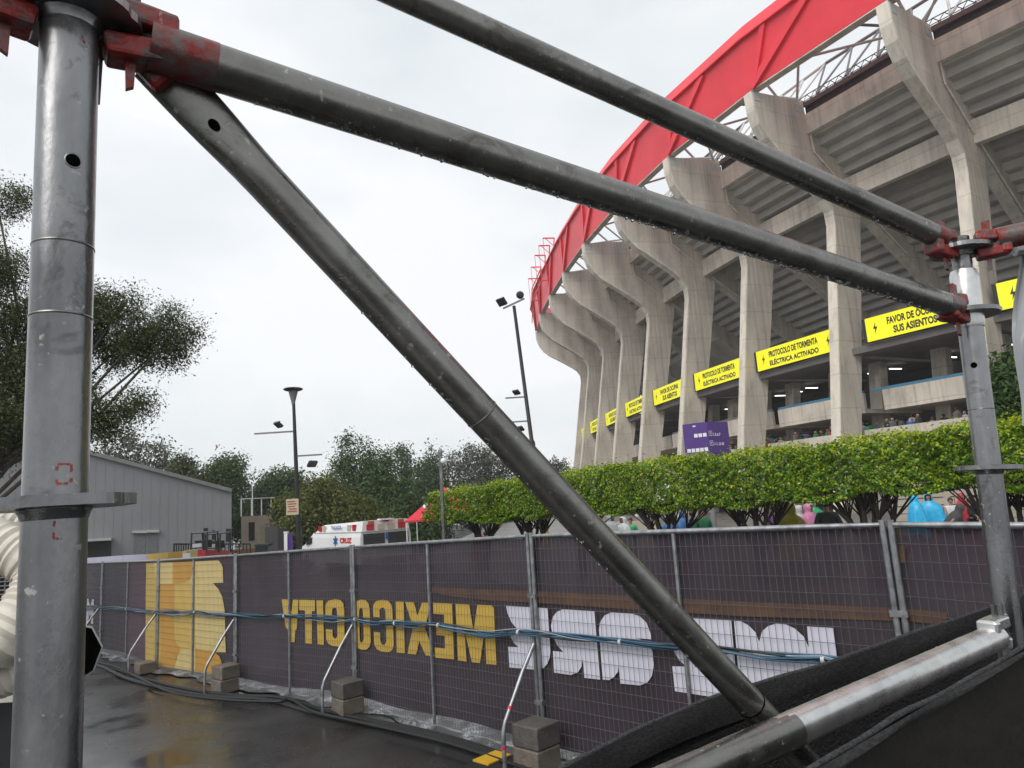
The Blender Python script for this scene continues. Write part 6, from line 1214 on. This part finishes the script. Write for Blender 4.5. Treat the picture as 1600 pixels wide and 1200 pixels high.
# ------------------------------------------------------------------ black shade cloth, tarp, cable ramp
def cloth(name, edge, label, m, drop=1.0, hem=True, fold=.02, back=0.0, seed=0, band=0.0):
    P = [at(x, y, d) for x, y, d in edge]; L_ = np.concatenate([[0], np.cumsum([np.linalg.norm(b - a) for a, b in zip(P[:-1], P[1:])])]); T = np.linspace(0, L_[-1], 110); Q = np.stack([np.interp(T, L_, [p[k] for p in P]) for k in range(3)], 1)
    for _ in range(150): Q[1:-1] = (Q[:-2] + 2 * Q[1:-1] + Q[2:]) / 4
    g = Q[len(Q) // 2]; t = thing(name, (g[0], g[1], g[2] - drop), label, 'cloth'); V = []; nz_ = 26
    for i, p in enumerate(Q):
        dd = Q[min(i + 1, len(Q) - 1)] - Q[max(i - 1, 0)]; dd[2] = 0; dd /= np.linalg.norm(dd); n = np.array((-dd[1], dd[0], 0)); n = n if n @ (p * (1, 1, 0)) > 0 else -n; s = T[i]
        for j in range(nz_):
            v = j / (nz_ - 1); w = fold * (math.sin(s * 9 + v * 5 + seed) * .6 + math.sin(s * 21 - v * 9 + seed * 2) * .35 + .8 * math.sin(v * 14 + s * 3)) * min(1, v * 4); V.append(p + n * (w + back * v) + np.array((0, 0, -drop * v)))
    mb = MB(); mb.add(V, [(i * nz_ + j, (i + 1) * nz_ + j, (i + 1) * nz_ + j + 1, i * nz_ + j + 1) for i in range(len(Q) - 1) for j in range(nz_ - 1)]); mb.build('sheet', mat[m], t, True, fix=False)
    if hem:
        mb = MB(); mb.tube([q + np.array((0, 0, .0015 * math.sin(T[i] * 13 + seed) + .001 * math.sin(T[i] * 31))) for i, q in enumerate(Q)], [hem * (1 + .07 * math.sin(t_ * 8 + seed)) for t_ in T], 10); mb.build('hem', mat['cloth_hem'], t, True)
    if band:
        mb = MB(); V = []; hs = (0, .25, .5, .75, 1.0)
        for i, q in enumerate(Q):
            dd = Q[min(i + 1, len(Q) - 1)] - Q[max(i - 1, 0)]; dd[2] = 0; dd /= np.linalg.norm(dd); n = np.array((-dd[1], dd[0], 0)); n = n if n @ (q * (1, 1, 0)) > 0 else -n
            for h in hs: V.append(q - n * (hem * .9 + .004 + .004 * math.sin(h * 3.1) + .0015 * math.sin(T[i] * 17 + h * 4)) - np.array((0, 0, band * h * (1 + .06 * math.sin(T[i] * 5)) - hem * .4)))
        k = len(hs); mb.add(V, [(i * k + j, (i + 1) * k + j, (i + 1) * k + j + 1, i * k + j + 1) for i in range(len(Q) - 1) for j in range(k - 1)]); mb.build('hem_band', mat['cloth_band'], t, True, fix=False)
    return t
c1 = [(840, 1225, 1.62), (900, 1188, 1.66), (980, 1140, 1.70), (1085, 1096, 1.74), (1180, 1070, 1.78), (1300, 1036, 1.84), (1450, 982, 1.9), (1610, 928, 1.98), (1800, 860, 2.06)]
cloth('shade_cloth', c1, 'black woven shade cloth with rolled hem hanging behind the bottom tube', 'cloth', 1.1, .006, .018, .10, 1, .062)
cloth('black_sheet', [(1020, 1330, .66), (1150, 1260, .72), (1290, 1196, .80), (1400, 1118, .93), (1500, 1070, 1.05), (1570, 1030, 1.12), (1640, 985, 1.18), (1800, 930, 1.25)], 'dark brown black sheet filling the lower right corner, nearest the camera', 'cloth_near', .9, .004, .006, -.10, 3, .012)
cloth('black_netting', [(800, 1290, 1.22), (980, 1215, 1.3), (1130, 1140, 1.42), (1250, 1085, 1.52), (1400, 1040, 1.62), (1560, 985, 1.72), (1750, 930, 1.82)], 'inner layer of black netting between hem and bottom tube', 'cloth', .9, 0, .014, .05, 5)
def tarp():
    t = thing('tarp', at(1640, 640, 2.4), 'grey plastic sheet hanging at the right edge', 'tarp'); V = []; n = 24; m = 14
    for j in range(m):
        y = 395 + 270 * j / (m - 1)
        for i in range(n): x = 1589 + 8 * math.sin(j * .45 + 2.2) * (1 - i / n) + i * 6; d = 2.4 + .03 * math.sin(i * 1.3 + j * .2); V.append(at(x, y, d))
    mb = MB(); mb.add(V, [(j * n + i, j * n + i + 1, (j + 1) * n + i + 1, (j + 1) * n + i) for j in range(m - 1) for i in range(n - 1)]); mb.build('sheet', mat['tarp'], t, True, fix=False)
    mb = MB(); mb.tube([at(1585, 392, 2.4), at(1760, 372, 2.4)], .02, 10); mb.build('hanging_bar', mat['steel'], t, True)
tarp()
def ramp():
    p = atground(775, 1196); z = zg(p[0]); t = thing('cable_ramp', (p[0], p[1], z), 'yellow rubber cable ramp corner at the bottom edge', 'cable ramp'); b = np.array((p[0], p[1], z)); an = -.75; c, s = math.cos(an), math.sin(an); R_ = lambda x, y, zz: b + np.array((x * c - y * s, x * s + y * c, zz))
    pr = [(-.22, .004), (.22, .004), (.09, .07), (-.09, .07)]; mb = MB(); mb.prism([R_(a, -.20, h) for a, h in pr], [R_(a, .08, h) for a, h in pr]); mb.build('ramp_body', mat['rubber'], t)
    mb = MB(); mb.prism([R_(a, -.19, h) for a, h in ((-.1, .0705), (.1, .0705), (.1, .085), (-.1, .085))], [R_(a, .10, h) for a, h in ((-.1, .0705), (.1, .0705), (.1, .085), (-.1, .085))]); mb.build('lid', mat['yellowrubber'], t)
ramp()
S.cycles.volume_bounces = 0; S.cycles.max_bounces = 8; S.cycles.transparent_max_bounces = 8
